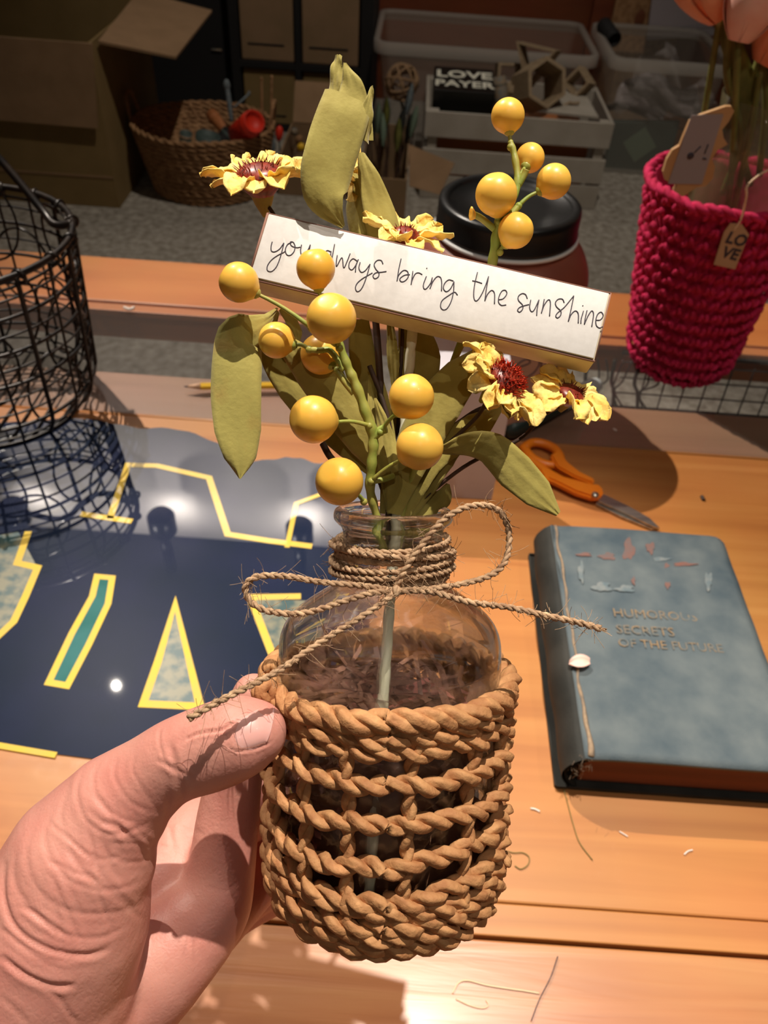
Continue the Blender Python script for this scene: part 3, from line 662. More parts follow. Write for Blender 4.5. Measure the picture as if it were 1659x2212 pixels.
# ---------------------------------------------------------------- berries
def berry_mesh(px, py, rp, Z, to, seed=0):
    c = W(px, py, Z); r = rp * Z / FPX
    a = unit(W(*to) - c) if to is not None else -VY
    e = unit(np.cross(a, (0.2, 0.4, 0.9))); pr = []
    for i in range(31):
        th = math.pi * i / 30; x = -math.cos(th)
        rad = r * math.sin(th); h = r * x
        if x > 0.86: rad *= 1.0; h += (x - 0.86) / 0.14 * r * 0.12
        if x < -0.9: h += ( -0.9 - x) * r * 0.7
        pr.append((max(rad, 1e-5), h))
    return MB().lathe(pr, c, a, e, 36), c + a * r * 1.05
def branch(label, base, main, berries, rad):
    t = thing('berry_branch', W(*base), label, 'berries')
    mb = MB(); P = spline([W(*p) for p in main], 10); n = len(P)
    mb.tube(P, lerp_list(rad, n) * (1 + 0.10 * np.sin(np.arange(n) * 0.9)), 10); mb.build('stem', M['stem'], t)
    for (px, py, rp, Z, node) in berries:
        m_, end = berry_mesh(px, py, rp, Z, node); m_.build('berry', M['berry'], t)
        nd = W(*node); a = nd - end
        pts = [end + a * u + Uv * 0.0006 * math.sin(u * 3.1) for u in np.linspace(-0.12, 1, 8)]
        k = MB(); k.tube(pts, lerp_list([0.00042, 0.00050, 0.00062], 8), 8)
        k.sphere(nd, 0.0010, 10, 6)
        k.lathe([(0.0004, -0.0008), (0.0016, -0.0006), (0.0012, 0.0003), (0.0005, 0.0008)], end, unit(a), unit(np.cross(a, (0.1, 0.9, 0.3))), 10)
        k.build('berry_stalk', M['stem'], t)
    return t
branch('berry branch with nine yellow berries in front of the sign and bottle neck', NK,
       [(835, 1210, .209), (815, 1120, .206), (800, 1060, .2035), (803, 1000, .201), (806, 945, .1995), (790, 890, .198), (768, 830, .1965), (750, 790, .1955), (732, 740, .194), (728, 715, .192)],
       [(516, 610, 43, .186, (672, 708, .189)), (682, 580, 42, .1875, (700, 700, .190)), (716, 688, 54, .1835, (733, 752, .192)), (597, 735, 39, .1955, (668, 755, .1945)),
        (693, 765, 44, .201, (728, 800, .197)), (677, 906, 52, .190, (798, 920, .198)), (733, 1040, 52, .191, (786, 1084, .201)), (889, 857, 49, .193, (822, 934, .1985)), (907, 965, 51, .193, (802, 1040, .201))],
       [0.0010, 0.0011, 0.0013, 0.0013, 0.0014, 0.0013, 0.0012, 0.0010, 0.0008])
# extra twig pieces on that branch
tb2 = [o for o in COL.objects if o.name == 'berry_branch'][0]
for P, r in [([(672, 708, .189), (700, 722, .1905), (728, 742, .193)], .0011), ([(668, 755, .1945), (690, 757, .1945), (712, 757, .195), (738, 790, .1955), (735, 800, .1955)], .0008),
             ([(728, 800, .197), (745, 825, .197), (765, 850, .1975)], .0009), ([(803, 1040, .2015), (825, 1036, .202), (850, 1028, .204)], .0008), ([(806, 945, .1995), (822, 930, .199), (834, 926, .1985)], .0012)]:
    MB().tube(spline([W(*p) for p in P], 8), r, 8).build('side_twig', M['stem'], tb2)
branch('berry branch with five yellow berries standing above the sign before the black lid', NK,
       [(855, 1200, .215), (900, 1000, .218), (980, 780, .217), (1050, 620, .2145), (1068, 540, .212), (1078, 480, .210), (1100, 440, .209), (1118, 400, .209), (1112, 340, .209), (1102, 305, .209)],
       [(1097, 250, 36, .209, (1103, 318, .209)), (1145, 341, 31, .214, (1118, 395, .209)), (1196, 392, 37, .209, (1120, 445, .209)), (1072, 420, 45, .2045, (1078, 480, .209)), (1114, 498, 38, .2065, (1080, 545, .211))],
       [0.0010, 0.0010, 0.0011, 0.0013, 0.0014, 0.0012, 0.0010, 0.0009, 0.0008])
tb3 = [o for o in COL.objects if o.name == 'berry_branch.001'][0]
for P, r in [([(1120, 400, .209), (1132, 378, .2085), (1137, 366, .208)], .0009), ([(1120, 445, .209), (1100, 470, .209), (1082, 500, .210)], .0009), ([(1020, 462, .208), (1040, 472, .209), (1068, 495, .210)], .0009)]:
    MB().tube(spline([W(*p) for p in P], 8), r, 8).build('side_twig', M['stem'], tb3)
MB().lathe([(0.0009, 0), (0.0019, 0.0012), (0.0012, 0.0014), (0.0002, 0.0006)], W(1026, 466, .208), unit(W(1010, 455, .208) - W(1040, 472, .209)), Uv, 8).build('empty_berry_cup', M['berry'], tb3)

# ---------------------------------------------------------------- dried daisies
def daisy(label, px, py, Z, axis, rp, npet, seed, angs=None, cr=None, tins=40, dome=0.6, teal=False, plen=None, curl=0.5, droop=0.2, stem=None):
    """axis: facing direction as (right, up, toward viewer)"""
    q = random.Random(seed); c = W(px, py, Z); a = unit(Xv * axis[0] + Uv * axis[1] + Bv * axis[2])
    e = unit(np.cross(a, Uv + 0.3 * Xv)); g = np.cross(a, e); R = rp * Z / FPX; cr = (cr or rp * 0.4) * Z / FPX
    t = thing('dried_daisy', c, label, 'flower')
    m_ = MB()
    V0 = []
    for i in range(1, 8):
        ph = i / 7 * math.pi / 2; V0.append((cr * math.sin(ph), cr * dome * math.cos(ph)))
    m_.lathe([(1e-5, cr * dome)] + V0 + [(cr * 0.7, -cr * 0.5), (0.0008, -cr * 1.1)], c, a, e, 20); m_.build('flower_centre', M['center'], t)
    if tins:
        k = MB()
        for _ in range(tins):
            th = q.uniform(0, 6.28); u = math.sqrt(q.random()) * 0.98
            b = c + (e * math.cos(th) + g * math.sin(th)) * cr * u + a * cr * dome * math.sqrt(max(0, 1 - u * u)); d = unit(a * 0.8 + (e * math.cos(th) + g * math.sin(th)) * u + e * q.uniform(-.5, .5) + g * q.uniform(-.5, .5))
            l = cr * q.uniform(0.12, 0.34); k.tube([b - d * l * 0.3, b + d * l * 0.5, b + d * l], [0.00016, 0.00014, 0.00006], 3)
        o = k.build('tinsel_threads', M['center'] if not tins > 100 else M['tinsel'], t); o['kind'] = 'stuff'
    if teal: MB().sphere(c - Uv * cr * 0.15 + Bv * cr * 0.35 + a * cr * dome * 0.35, (cr * 0.38, cr * 0.14, cr * 0.2), 14, 8, axes=(Xv, Uv, Bv)).build('teal_glitter_patch', M['teal'], t)
    for i in range(npet):
        th = (math.radians(angs[i]) if angs else 2 * math.pi * i / npet) + q.uniform(-.12, .12)
        d = e * math.cos(th) + g * math.sin(th)
        if angs: d = Xv * math.cos(th) + Uv * math.sin(th); d = unit(d - a * (d @ a))
        s_ = np.cross(a, d)
        L = R * (plen[i] if plen else q.uniform(0.85, 1.1)) - cr * 0.7; wd_ = R * q.uniform(0.19, 0.27); cu_ = q.uniform(-curl, curl) ; rows = []; p0 = c + d * cr * 0.75 - a * cr * 0.05
        tws = q.uniform(-0.9, 0.9); sc = q.uniform(0.4, 1.1)
        up0 = q.uniform(0.1, 0.5); nr = 14
        p = p0.copy(); ang = up0
        for k_ in range(nr):
            u = k_ / (nr - 1); ang = up0 - droop * u * 2.2 + cu_ * u * u * 2.5 + 0.25 * math.sin(u * 9 + i)
            dirn = d * math.cos(ang) + a * math.sin(ang); nn = a * math.cos(ang) - d * math.sin(ang)
            tw2 = tws * u * u; w_ = s_ * math.cos(tw2) + nn * math.sin(tw2); n2 = nn * math.cos(tw2) - s_ * math.sin(tw2)
            wv = wd_ * (0.55 + 0.6 * math.sin(min(1, u * 1.15) * math.pi * 0.8)) * (1 if u < 0.86 else max(0.12, (1 - u) / 0.14 * 0.9 + 0.1))
            r1 = []; r2 = []
            for uu in np.linspace(-1, 1, 7):
                off = sc * wv * (uu * uu) * 0.6 + 0.00035 * math.sin(uu * 7 + u * 8 + i) + 0.0003 * math.sin(u * 17 + uu * 4)
                pp = p + w_ * wv * uu * 0.85 + n2 * off
                r1.append(pp + n2 * 0.00012); r2.append(pp - n2 * 0.00012)
            rows.append(r1 + r2[::-1]); p = p + dirn * L / (nr - 1)
        pm = MB().grid(rows, closed=True); m1 = len(rows[0]); last = (nr - 1) * m1
        pm.build('petal', M['petal'], t)
    MB().lathe([(0.0006, -cr * 1.6), (cr * 0.35, -cr * 1.1), (cr * 0.65, -cr * 0.25)], c, a, e, 12).build('sepal_cup', M['leaf'], t)
    if stem: MB().tube(spline([c - a * cr] + [W(*p) for p in stem], 8), 0.00055, 7).build('stem', M['twig'], t)
    return t
daisy('dried yellow daisy with maroon and teal centre, far left above the sign', 562, 380, .210, (-0.03, 0.80, 0.60), 122, 15, 3, cr=54, tins=60, dome=0.5, teal=True, curl=0.35, droop=0.24, stem=[(600, 480, .214), (700, 700, .216), (840, 1100, .214)])
daisy('dried yellow daisy half hidden behind the tall leaf', 752, 372, .218, (0.75, 0.15, 0.3), 92, 9, 8, cr=16, tins=0, curl=0.5, droop=0.1, stem=[(800, 600, .219), (850, 1100, .215)])
daisy('dried yellow daisy peeking over the top edge of the sign', 878, 508, .213, (0.2, 0.75, 0.55), 98, 12, 12, cr=30, tins=30, curl=0.4, droop=0.12, stem=[(870, 700, .217), (852, 1100, .215)])
daisy('large dried yellow daisy with maroon tinsel centre under the right of the sign', 1088, 826, .196, (0.58, 0.45, 0.66), 112, 17, 21, angs=[95, 118, 145, 165, 185, 205, 225, 243, 260, 278, 298, 318, 135, 195, 250, 290, 232], cr=47, tins=260, dome=0.7, curl=0.4, droop=0.28, stem=[(1030, 900, .204), (930, 1000, .210), (860, 1120, .214)])
daisy('small dried yellow daisy with brown centre beside the marker cap, rightmost', 1234, 850, .200, (0.30, 0.60, 0.65), 100, 13, 33, angs=[160, 125, 88, 60, 20, -22, -48, -75, -100, 195, 225, 250, -60], cr=32, tins=30, dome=0.4, curl=0.45, droop=0.34, stem=[(1170, 900, .205), (1120, 950, .207), (1000, 1010, .210), (865, 1120, .214)])

# ================================================================== THE HAND
hp = lambda px, py, Z, r: (W(px, py, Z), r * Z / FPX)
chains = [
    # thumb
    [hp(548, 1583, .1875, 73), hp(515, 1592, .188, 90), hp(455, 1615, .190, 94), hp(385, 1640, .192, 90), hp(330, 1675, .194, 92), hp(250, 1745, .196, 118), hp(175, 1860, .197, 160), hp(130, 1990, .199, 190), hp(70, 2120, .204, 225), hp(60, 2290, .212, 260), hp(0, 2480, .22, 270)],
    # palm edge and index finger
    [hp(60, 2290, .215, 240), hp(220, 2180, .222, 150), hp(330, 2085, .222, 122), hp(410, 2010, .226, 102), hp(458, 1955, .229, 86), hp(478, 1880, .232, 74), hp(492, 1770, .233, 68), hp(510, 1660, .230, 60), hp(530, 1560, .224, 54), hp(548, 1500, .219, 47)],
    # middle
    [hp(200, 2200, .240, 150), hp(380, 2060, .254, 90), hp(510, 1940, .272, 66), hp(590, 1850, .280, 62), hp(660, 1760, .281, 56), hp(720, 1700, .277, 50)],
    [hp(200, 2180, .245, 130), hp(320, 1990, .236, 110), hp(390, 1880, .243, 100), hp(450, 1790, .254, 84), hp(560, 1740, .276, 66), hp(660, 1700, .275, 56)],
    # ring
    [hp(180, 2230, .262, 130), hp(370, 2070, .272, 84), hp(520, 1940, .288, 60), hp(620, 1880, .291, 56), hp(710, 1850, .287, 50), hp(760, 1815, .281, 44)],
    # little
    [hp(160, 2270, .282, 120), hp(350, 2110, .290, 76), hp(480, 1990, .298, 54), hp(570, 1935, .298, 50), hp(660, 1900, .294, 44)],
    # palm web filling
    [hp(120, 2150, .222, 190), hp(250, 2060, .230, 130), hp(330, 1960, .240, 100)],
]
mb = MB()
for ch in chains:
    P = [c for c, r in ch]; Rr = [r for c, r in ch]
    Q = spline([np.r_[c, r] for c, r in ch], 6)
    pts = [q[:3] for q in Q]; rad = [float(q[3]) for q in Q]
    mb.tube(pts, rad, 28)
    mb.sphere(P[0], Rr[0], 28, 18); mb.sphere(P[-1], Rr[-1], 28, 18)
    for c, r in ch[1:-1]: mb.sphere(c, r, 24, 14)
raw = mb.build('hand_raw', M['skin'])
md = raw.modifiers.new('r', 'REMESH'); md.mode = 'VOXEL'; md.voxel_size = 0.0006; md.use_smooth_shade = True
ms = raw.modifiers.new('s', 'SMOOTH'); ms.factor = 0.5; ms.iterations = 60
bpy.context.view_layer.update()
ev = raw.evaluated_get(bpy.context.evaluated_depsgraph_get())
hm = bpy.data.meshes.new_from_object(ev); hm.name = 'hand'
bpy.data.objects.remove(raw)
n = len(hm.vertices); co = np.empty(n * 3); hm.vertices.foreach_get('co', co); co = co.reshape(-1, 3)
no = np.empty(n * 3); hm.vertices.foreach_get('normal', no); no = no.reshape(-1, 3)
d = co - CAM; Z = d @ Fv; px = 829.5 + FPX * (d @ Xv) / Z; py = 1106 - FPX * (d @ Uv) / Z
facing = np.einsum('ij,ij->i', no, -d / np.linalg.norm(d, axis=1)[:, None])
front = np.clip(facing * 3, 0, 1) * (Z < 0.24)
def crease(pts, depth, w, ridge=0.35, dens_=6):
    """a skin fold along a line: sunk line with a soft ridge beside it"""
    P = np.array(spline([(a, b, 0) for a, b in pts], dens_))[:, :2]
    best = np.full(n, 1e9); tt = np.zeros(n)
    for i in range(len(P) - 1):
        a, b = P[i], P[i + 1]; ab = b - a; L2 = ab @ ab + 1e-9
        t = np.clip(((px - a[0]) * ab[0] + (py - a[1]) * ab[1]) / L2, 0, 1)
        dx = px - a[0] - t * ab[0]; dy = py - a[1] - t * ab[1]; dd_ = np.hypot(dx, dy)
        m = dd_ < best; best[m] = dd_[m]; tt[m] = (i + t[m]) / (len(P) - 1)
    fade = np.clip(np.minimum(tt, 1 - tt) * 6, 0, 1) ** 0.7
    return -depth * np.exp(-(best / w) ** 2) * fade + ridge * depth * np.exp(-((best - 2.2 * w) / (1.3 * w)) ** 2) * fade
disp = np.zeros(n)
def ph(x, y, ox=0, oy=1400, s=2.592): return (ox + x / s, oy + y / s)
folds = [
 ([(1030,520),(1110,480),(1250,455),(1330,400)], .0009, 5), ([(1280,460),(1275,540),(1310,575),(1400,570),(1480,545),(1520,525)], .0006, 4),
 ([(900,440),(890,520),(930,640),(1000,720)], .00030, 5), ([(560,620),(520,760),(600,900),(700,960),(800,985)], .00040, 7), ([(650,620),(640,720),(720,850),(860,930)], .00045, 7),
 ([(760,600),(740,680),(800,790),(880,900)], .00035, 6), ([(480,640),(430,800),(480,960),(600,1040),(740,1020),(850,970)], .00055, 8), ([(400,760),(340,950),(420,1100),(560,1180),(700,1160)], .00035, 8),
 ([(300,880),(250,1080),(340,1260),(520,1350),(700,1340),(830,1280)], .00045, 9), ([(560,1120),(700,1200),(850,1180)], .0004, 7),
 ([(180,1000),(150,1200),(240,1380),(420,1480),(640,1480),(800,1430)], .00045, 9), ([(90,1100),(80,1300),(180,1480),(360,1600),(560,1620),(740,1540)], .0005, 9),
 ([(30,1180),(20,1400),(100,1580),(280,1690),(480,1720),(620,1680)], .0009, 10), ([(0,1560),(120,1660),(300,1740),(450,1750)], .0006, 9),
 ([(0,1720),(140,1830),(290,1890),(430,1890)], .0010, 10), ([(230,1890),(330,1960),(390,2050),(440,2105)], .0007, 9), ([(0,1950),(90,2030),(160,2105)], .0005, 10),
 ([(620,1090),(780,1100),(900,1130)], .0004, 8), ([(420,1260),(560,1300),(640,1380)], .0003, 8), ([(1140,1330),(1260,1360),(1330,1310)], .0002, 6)]
for pts, dp, w in folds: disp += crease([ph(*p) for p in pts], dp * (0.62 if w < 6 or dp > 0.0007 else 0.34), w * 0.62)
rng = np.random.RandomState(3)
for _ in range(26):
    u = rng.rand(); cx, cy = 60 + u * 330, 2020 - u * 330 + rng.randn() * 60; a = rng.uniform(0.4, 1.5) ; L = rng.uniform(40, 95)
    pts = [(cx - math.cos(a) * L, cy - math.sin(a) * L), (cx + rng.randn() * 6, cy + rng.randn() * 6), (cx + math.cos(a) * L, cy + math.sin(a) * L)]
    disp += crease(pts, rng.uniform(.0001, .00025), rng.uniform(4, 7), 0.5)
co2 = co + no * (disp * front)[:, None]
hm.vertices.foreach_set('co', co2.reshape(-1)); hm.update()
hm.materials.clear(); hm.materials.append(M['skin'])
hand = bpy.data.objects.new('hand', hm); COL.objects.link(hand)
tag(hand, 'left hand holding the bottle by its rope rim between thumb and fingers', 'hand')
hm.polygons.foreach_set('use_smooth', [True] * len(hm.polygons))
bvh = BVHTree.FromPolygons([tuple(c) for c in co2], [tuple(p.vertices) for p in hm.polygons])
def on_skin(px_, py_, off=0.0):
    d = Vector(ray(px_, py_)).normalized(); h = bvh.ray_cast(Vector(CAM), d)
    if h[0] is None: return None
    return np.array(h[0]) + np.array(h[1]) * off
# thumbnail: left (cuticle) edge -> right (free) edge
NLc = [(541, 1540), (523, 1553), (512, 1570), (508, 1590), (513, 1606), (526, 1617), (545, 1620)]
NRc = [(588, 1517), (592, 1529), (592, 1545), (589, 1562), (585, 1580), (580, 1595), (574, 1607)]
rows = []; bad = False
for k in range(7):
    pass
A = spline([(a, b, 0) for a, b in NLc], 4); B = spline([(a, b, 0) for a, b in NRc], 4); rows = []
base = [on_skin(*(A[i][:2] * (1 - t) + B[i][:2] * t)) for i in range(len(A)) for t in (0.0, 1.0)]
for i in range(len(A)):
    r_ = []
    for t in np.linspace(0, 1, 14):
        p = A[i][:2] * (1 - t) + B[i][:2] * t; v = i / (len(A) - 1)
        s3 = on_skin(p[0], p[1], 0)
        if s3 is None: s3 = W(p[0], p[1], .19)
        edge = min(t / 0.12, 1) * min(1, (1 - abs(2 * v - 1)) / 0.2 + 0.0)
        r_.append(s3 - unit(s3 - CAM) * (0.00002 + 0.00042 * min(1, edge)))
    rows.append(r_)
# smooth the nail sheet
Rr_ = np.array(rows)
for _ in range(12):
    Rr_[1:-1, 1:-1] = (Rr_[:-2, 1:-1] + Rr_[2:, 1:-1] + Rr_[1:-1, :-2] + Rr_[1:-1, 2:]) / 4
MB().grid([list(r) for r in Rr_]).build('thumbnail', M['nail'], hand)

# ================================================================== ON THE TABLE
Zup = np.array([0, 0, 1.0])
def Gp(pts, z=0.0): return [G(a, b, z) for a, b in pts]

# glossy poster
M['navy'] = mat('navy poster print', (0.010, 0.018, 0.040), 0.35, (0.014, 0.020, 0.055), 14, coat=1.0, coatior=2.1, spec=0.05)
M['yellowprint'] = mat('yellow poster print', (0.80, 0.56, 0.08), 0.4, (0.76, 0.52, 0.12), 60, coat=1.0, coatior=2.1, spec=0.05)
M['tealprint'] = mat('teal poster print', (0.02, 0.13, 0.12), 0.4, (0.04, 0.17, 0.17), 30, coat=1.0, coatior=2.1, spec=0.05)
M['photoprint'] = mat('printed photo patch', (0.02, 0.07, 0.075), 0.4, (0.20, 0.19, 0.12), 95, coat=1.0, coatior=2.1, lo=0.40, hi=0.60, detail=3)
for k in ('navy', 'yellowprint', 'tealprint', 'photoprint'): M[k].node_tree.nodes['Principled BSDF'].inputs['Coat Roughness'].default_value = 0.008
top = spline([(a, b, 0) for a, b in [(-220, 945), (-60, 922), (60, 912), (170, 905), (235, 914), (300, 926), (380, 928), (450, 950), (520, 982), (545, 997), (600, 992), (640, 990), (690, 1002), (760, 1000), (840, 1004)]], 5)
pg = [G(p[0], p[1] + 1.5 * math.sin(i * 1.3)) for i, p in enumerate(top)]
bot_ = [(-0.012, 0.226), (-0.06, 0.229), (-0.13, 0.2345), (-0.22, 0.240), (-0.33, 0.247), (-0.44, 0.254)]
poly = pg + [np.array([pg[-1][0] - 0.005, 0.45, 0])] + [np.array([a, b, 0]) for a, b in bot_]
poly = [np.array([p[0], p[1], 0.0002]) for p in poly]
po_ = thing('poster', (-0.2, 0.4, 0), 'large glossy navy poster with yellow outlined letters lying on the table', 'poster')
MB().prism(poly[::-1], (0, 0, 1), 0.0007).build('sheet', M['navy'], po_, False)
def strip(pts, w, m, name, closed=False, z=0.0010, th=0.00012):
    P = [np.array([*G(a, b)[:2], 0]) for a, b in pts]; n_ = len(P); L = []; R = []
    for i in range(n_):
        a = P[(i - 1) % n_] if (closed or i > 0) else P[i]; b = P[(i + 1) % n_] if (closed or i < n_ - 1) else P[i]
        t1 = unit(P[i] - a) if np.linalg.norm(P[i] - a) > 1e-9 else None; t2 = unit(b - P[i]) if np.linalg.norm(b - P[i]) > 1e-9 else None
        if t1 is None: t1 = t2
        if t2 is None: t2 = t1
        nn = unit(np.cross(Zup, unit(t1 + t2))); k = 1 / max(0.35, nn @ np.cross(Zup, t1))
        L.append(P[i] + nn * w / 2 * k + Zup * z); R.append(P[i] - nn * w / 2 * k + Zup * z)
    mb = MB(); m_ = n_ if closed else n_ - 1
    for i in range(m_):
        j = (i + 1) % n_; mb.prism([R[i], R[j], L[j], L[i]], Zup, th)
    return mb.build(name, m, po_, False)
def fill(pts, m, name, z=0.00095):
    mb = MB(); mb.prism([np.array([*G(a, b)[:2], z]) for a, b in pts], Zup, 0.0001); return mb.build(name, m, po_, False)
yl = M['yellowprint']; lw = 0.0055
fill([(80, 1225), (60, 1290), (30, 1345), (-60, 1420), (-120, 1180), (40, 1150)], M['photoprint'], 'photo_patch')
fill([(244, 1256), (233, 1305), (190, 1395), (145, 1484), (110, 1478), (155, 1372), (200, 1290), (212, 1250)], M['tealprint'], 'teal_patch')
fill([(378, 1312), (430, 1524), (314, 1518), (344, 1432)], M['photoprint'], 'photo_patch')
fill([(542, 1296), (600, 1440), (640, 1500), (680, 1300)], M['photoprint'], 'photo_patch')
strip([(238, 1122), (277, 1006), (340, 1008), (452, 1034), (492, 1156), (580, 1170), (674, 1182)], lw, yl, 'letter_outline')
strip([(175, 1112), (286, 1128)], lw, yl, 'letter_outline'); strip([(62, 1150), (38, 1218), (82, 1228), (56, 1290), (30, 1345), (-40, 1410)], lw, yl, 'letter_outline')
strip([(243, 1250), (234, 1306), (192, 1395), (146, 1483), (106, 1476), (156, 1370), (200, 1290), (210, 1247)], 0.0048, yl, 'letter_outline', True)
strip([(379, 1306), (433, 1528), (310, 1522), (342, 1430)], 0.0055, yl, 'letter_outline', True)
strip([(650, 1290), (541, 1292), (592, 1425), (640, 1520)], lw, yl, 'letter_outline')
strip([(620, 1185), (640, 1090), (720, 1060)], 0.004, yl, 'letter_outline', z=0.00125)
strip([(-60, 1602), (122, 1633)], 0.004, yl, 'letter_outline')

# old blue book
bk = thing('old_book', (0.19, 0.35, 0), 'worn blue cloth hardback book with faded title and reddish page edges', 'book')
M['bookcloth'] = mat('worn blue book cloth', (0.046, 0.072, 0.092), 0.75, (0.135, 0.16, 0.165), 34, 0.6, 900, bdist=0.0004, lo=0.30, hi=0.75, detail=8)
M['spinecloth'] = mat('dark spine cloth', (0.010, 0.011, 0.009), 0.75, (0.028, 0.027, 0.022), 30, 0.4, 600, bdist=0.0004)
M['pages'] = mat('rust stained pages', (0.13, 0.035, 0.014), 0.75, (0.24, 0.07, 0.03), 25, 0.8, 900, stretch=(0.05, 0.05, 3), bdist=0.0004)
M['worn'] = mat('worn rust patch', (0.20, 0.085, 0.065), 0.8, (0.13, 0.11, 0.11), 120, lo=0.3, hi=0.7)
M['fadegold'] = mat('faded gilt', (0.26, 0.17, 0.085), 0.7, (0.12, 0.14, 0.14), 160)
M['fray'] = mat('frayed hinge', (0.34, 0.24, 0.15), 0.85, (0.2, 0.15, 0.11), 200)
M['scuff'] = mat('pale scuff', (0.19, 0.21, 0.21), 0.85, (0.11, 0.15, 0.17), 160)
H = 0.038; bx0, bx1, by0, by1 = 0.129, 0.262, 0.240, 0.436
def sheet_xy(poly, z, th): return MB().prism([np.array([x, y, z]) for x, y in poly], Zup, th)
def rounded(x0, y0, x1, y1, r):
    out = []
    for cx, cy, a0 in ((x1 - r, y0 + r, -90), (x1 - r, y1 - r, 0), (x0 + r * .3, y1 - r * .3, 90), (x0 + r * .3, y0 + r * .3, 180)):
        rr_ = r if cx > (x0 + x1) / 2 else r * .3
        for k in range(6): a = math.radians(a0 + 90 * k / 5); out.append((cx + rr_ * math.cos(a), cy + rr_ * math.sin(a)))
    return out
# front board, gently warped grid
mb = MB(); nx, ny = 26, 34; rowsT = []; rowsB = []
rb = random.Random(5)
for j in range(ny + 1):
    v = j / ny; y = by0 + (by1 - by0) * v; rt = []; rbm = []
    for i in range(nx + 1):
        u = i / nx; x = bx0 + (bx1 - bx0) * u
        cx = max(0, u - 0.93) / 0.07; cy = max(0, abs(v - 0.5) - 0.46) / 0.04
        if cx > 0 and cy > 0:
            k = math.hypot(cx, cy)
            if k > 1: x -= (cx - cx / k) * 0.07 * (bx1 - bx0) * 0.8; yy = y - math.copysign((cy - cy / k) * 0.04 * (by1 - by0) * 0.8, v - 0.5)
            else: yy = y
        else: yy = y
        z = H + 0.0004 * math.sin(u * 7 + v * 5) + 0.0003 * math.sin(v * 31 + u * 3) - 0.0014 * math.exp(-((u - 0.055) / 0.02) ** 2) - 0.0012 * cx * cx
        rt.append((x, yy, z)); rbm.append((x, yy, z - 0.003))
    rowsT.append(rt + rbm[::-1])
mb.grid(rowsT, closed=True); m1 = len(rowsT[0]); last = len(rowsT) - 1
for i in range(nx): mb.f.append((i, m1 - 1 - i, m1 - 2 - i, i + 1)); mb.mi.append(0); o_ = last * m1; mb.f.append((o_ + i + 1, o_ + m1 - 2 - i, o_ + m1 - 1 - i, o_ + i)); mb.mi.append(0)
mb.build('front_cover', M['bookcloth'], bk)
sheet_xy(rounded(0.118, by0 - 0.001, bx1 + 0.001, by1 + 0.0015, 0.006), 0.0002, 0.003).build('back_cover', M['spinecloth'], bk, False)
pr = MB(); pr.obox(((bx0 + bx1) / 2 + 0.000, (by0 + by1) / 2 + 0.0005, 0.019), (1, 0, 0), (0, 1, 0), (0, 0, 1), (bx1 - bx0) / 2 - 0.003, (by1 - by0) / 2 - 0.0035, 0.0158, bev=0.0012); pr.build('page_block', M['pages'], bk, False)
rows = []
for v in np.linspace(0, 1, 30):
    y = by0 - 0.0005 + (by1 - by0 + 0.001) * v; r_ = []
    for a in np.linspace(0, 1, 12):
        ang = a * math.pi; bulge = 0.011 * math.sin(ang) ** 0.7 + 0.0005 * math.sin(v * 24)
        r_.append((bx0 + 0.001 - bulge * (1.0 + 0.1 * math.sin(v * 3)), y, 0.0012 + (H - 0.0015) * a))
    rows.append(r_ + [(p[0] + 0.002, p[1], 0.003 + (H - 0.006) * (1 - k / 11)) for k, p in enumerate(r_[::-1])])
MB().grid(rows, closed=True).build('spine', M['spinecloth'], bk)
hp_ = [(bx0 + 0.0035 + 0.0006 * math.sin(t * 19) + 0.0005 * math.sin(t * 41), by0 + 0.001 + (by1 - by0 - 0.002) * t, H + 0.0002) for t in np.linspace(0, 1, 50)]
MB().tube(hp_, [0.0009 + 0.0011 * (1 - t) ** 6 + 0.0002 * math.sin(t * 60) for t in np.linspace(0, 1, 50)], 6, ell=(1, 1)).build('frayed_hinge', M['fray'], bk)
mb = MB(); q = random.Random(2)
for _ in range(40):
    a = np.array([bx0 + q.uniform(-0.006, 0.006), by0 + q.uniform(-0.0015, 0.002), H * q.uniform(0.5, 1.0)]); mb.tube([a, a + np.array([q.uniform(-.003, .003), q.uniform(-.004, 0), q.uniform(-.004, .003)])], 0.00016, 3)
mb.build('frayed_corner', M['fray'], bk)['kind'] = 'stuff'
def blob(cx, cy, rx, ry, seed, m, name):
    q = random.Random(seed); P = []
    for k in range(26):
        a = 2 * math.pi * k / 26; r0 = 1 + 0.22 * math.sin(3 * a + seed) + 0.15 * math.sin(5 * a + 2 * seed) + q.uniform(-.1, .1)
        g_ = G(cx + rx * r0 * math.cos(a), cy + ry * r0 * math.sin(a), H + 0.0005); P.append(g_ + Zup * 0.00012)
    MB().prism(P[::-1], Zup, 0.0001).build(name, m, bk, False)
for cx, cy, rx, ry in [(1358, 1188, 12, 22), (1405, 1184, 9, 12), (1262, 1198, 16, 4), (1312, 1202, 17, 7), (1478, 1219, 24, 4), (1442, 1264, 6, 7), (1440, 1222, 5, 5), (1368, 1255, 4, 8)]: blob(cx, cy, rx, ry, cx, M['worn'], 'worn_patch')
for cx, cy, rx, ry in [(1300, 1268, 20, 10), (1350, 1272, 20, 7), (1428, 1208, 18, 4), (1255, 1235, 6, 22), (1530, 1255, 8, 18)]: blob(cx, cy, rx, ry, cx, M['scuff'], 'pale_scuff')
zt = H + 0.0006
for k, (txt, x0, y0) in enumerate([('HUMOROUS', 1325, 1331), ('SECRETS', 1332, 1367), ('OF THE FUTURE', 1336, 1396)]):
    o0 = G(x0, y0, zt); e1 = G(x0 + 100, y0 + 6, zt) - o0
    text_mesh(txt, 0.0105 if k < 2 else 0.0098, o0, e1, (0, 1, 0), M['fadegold'], bk, 0.00005, 'faded_title', 'LEFT', 0.0)
rows = []
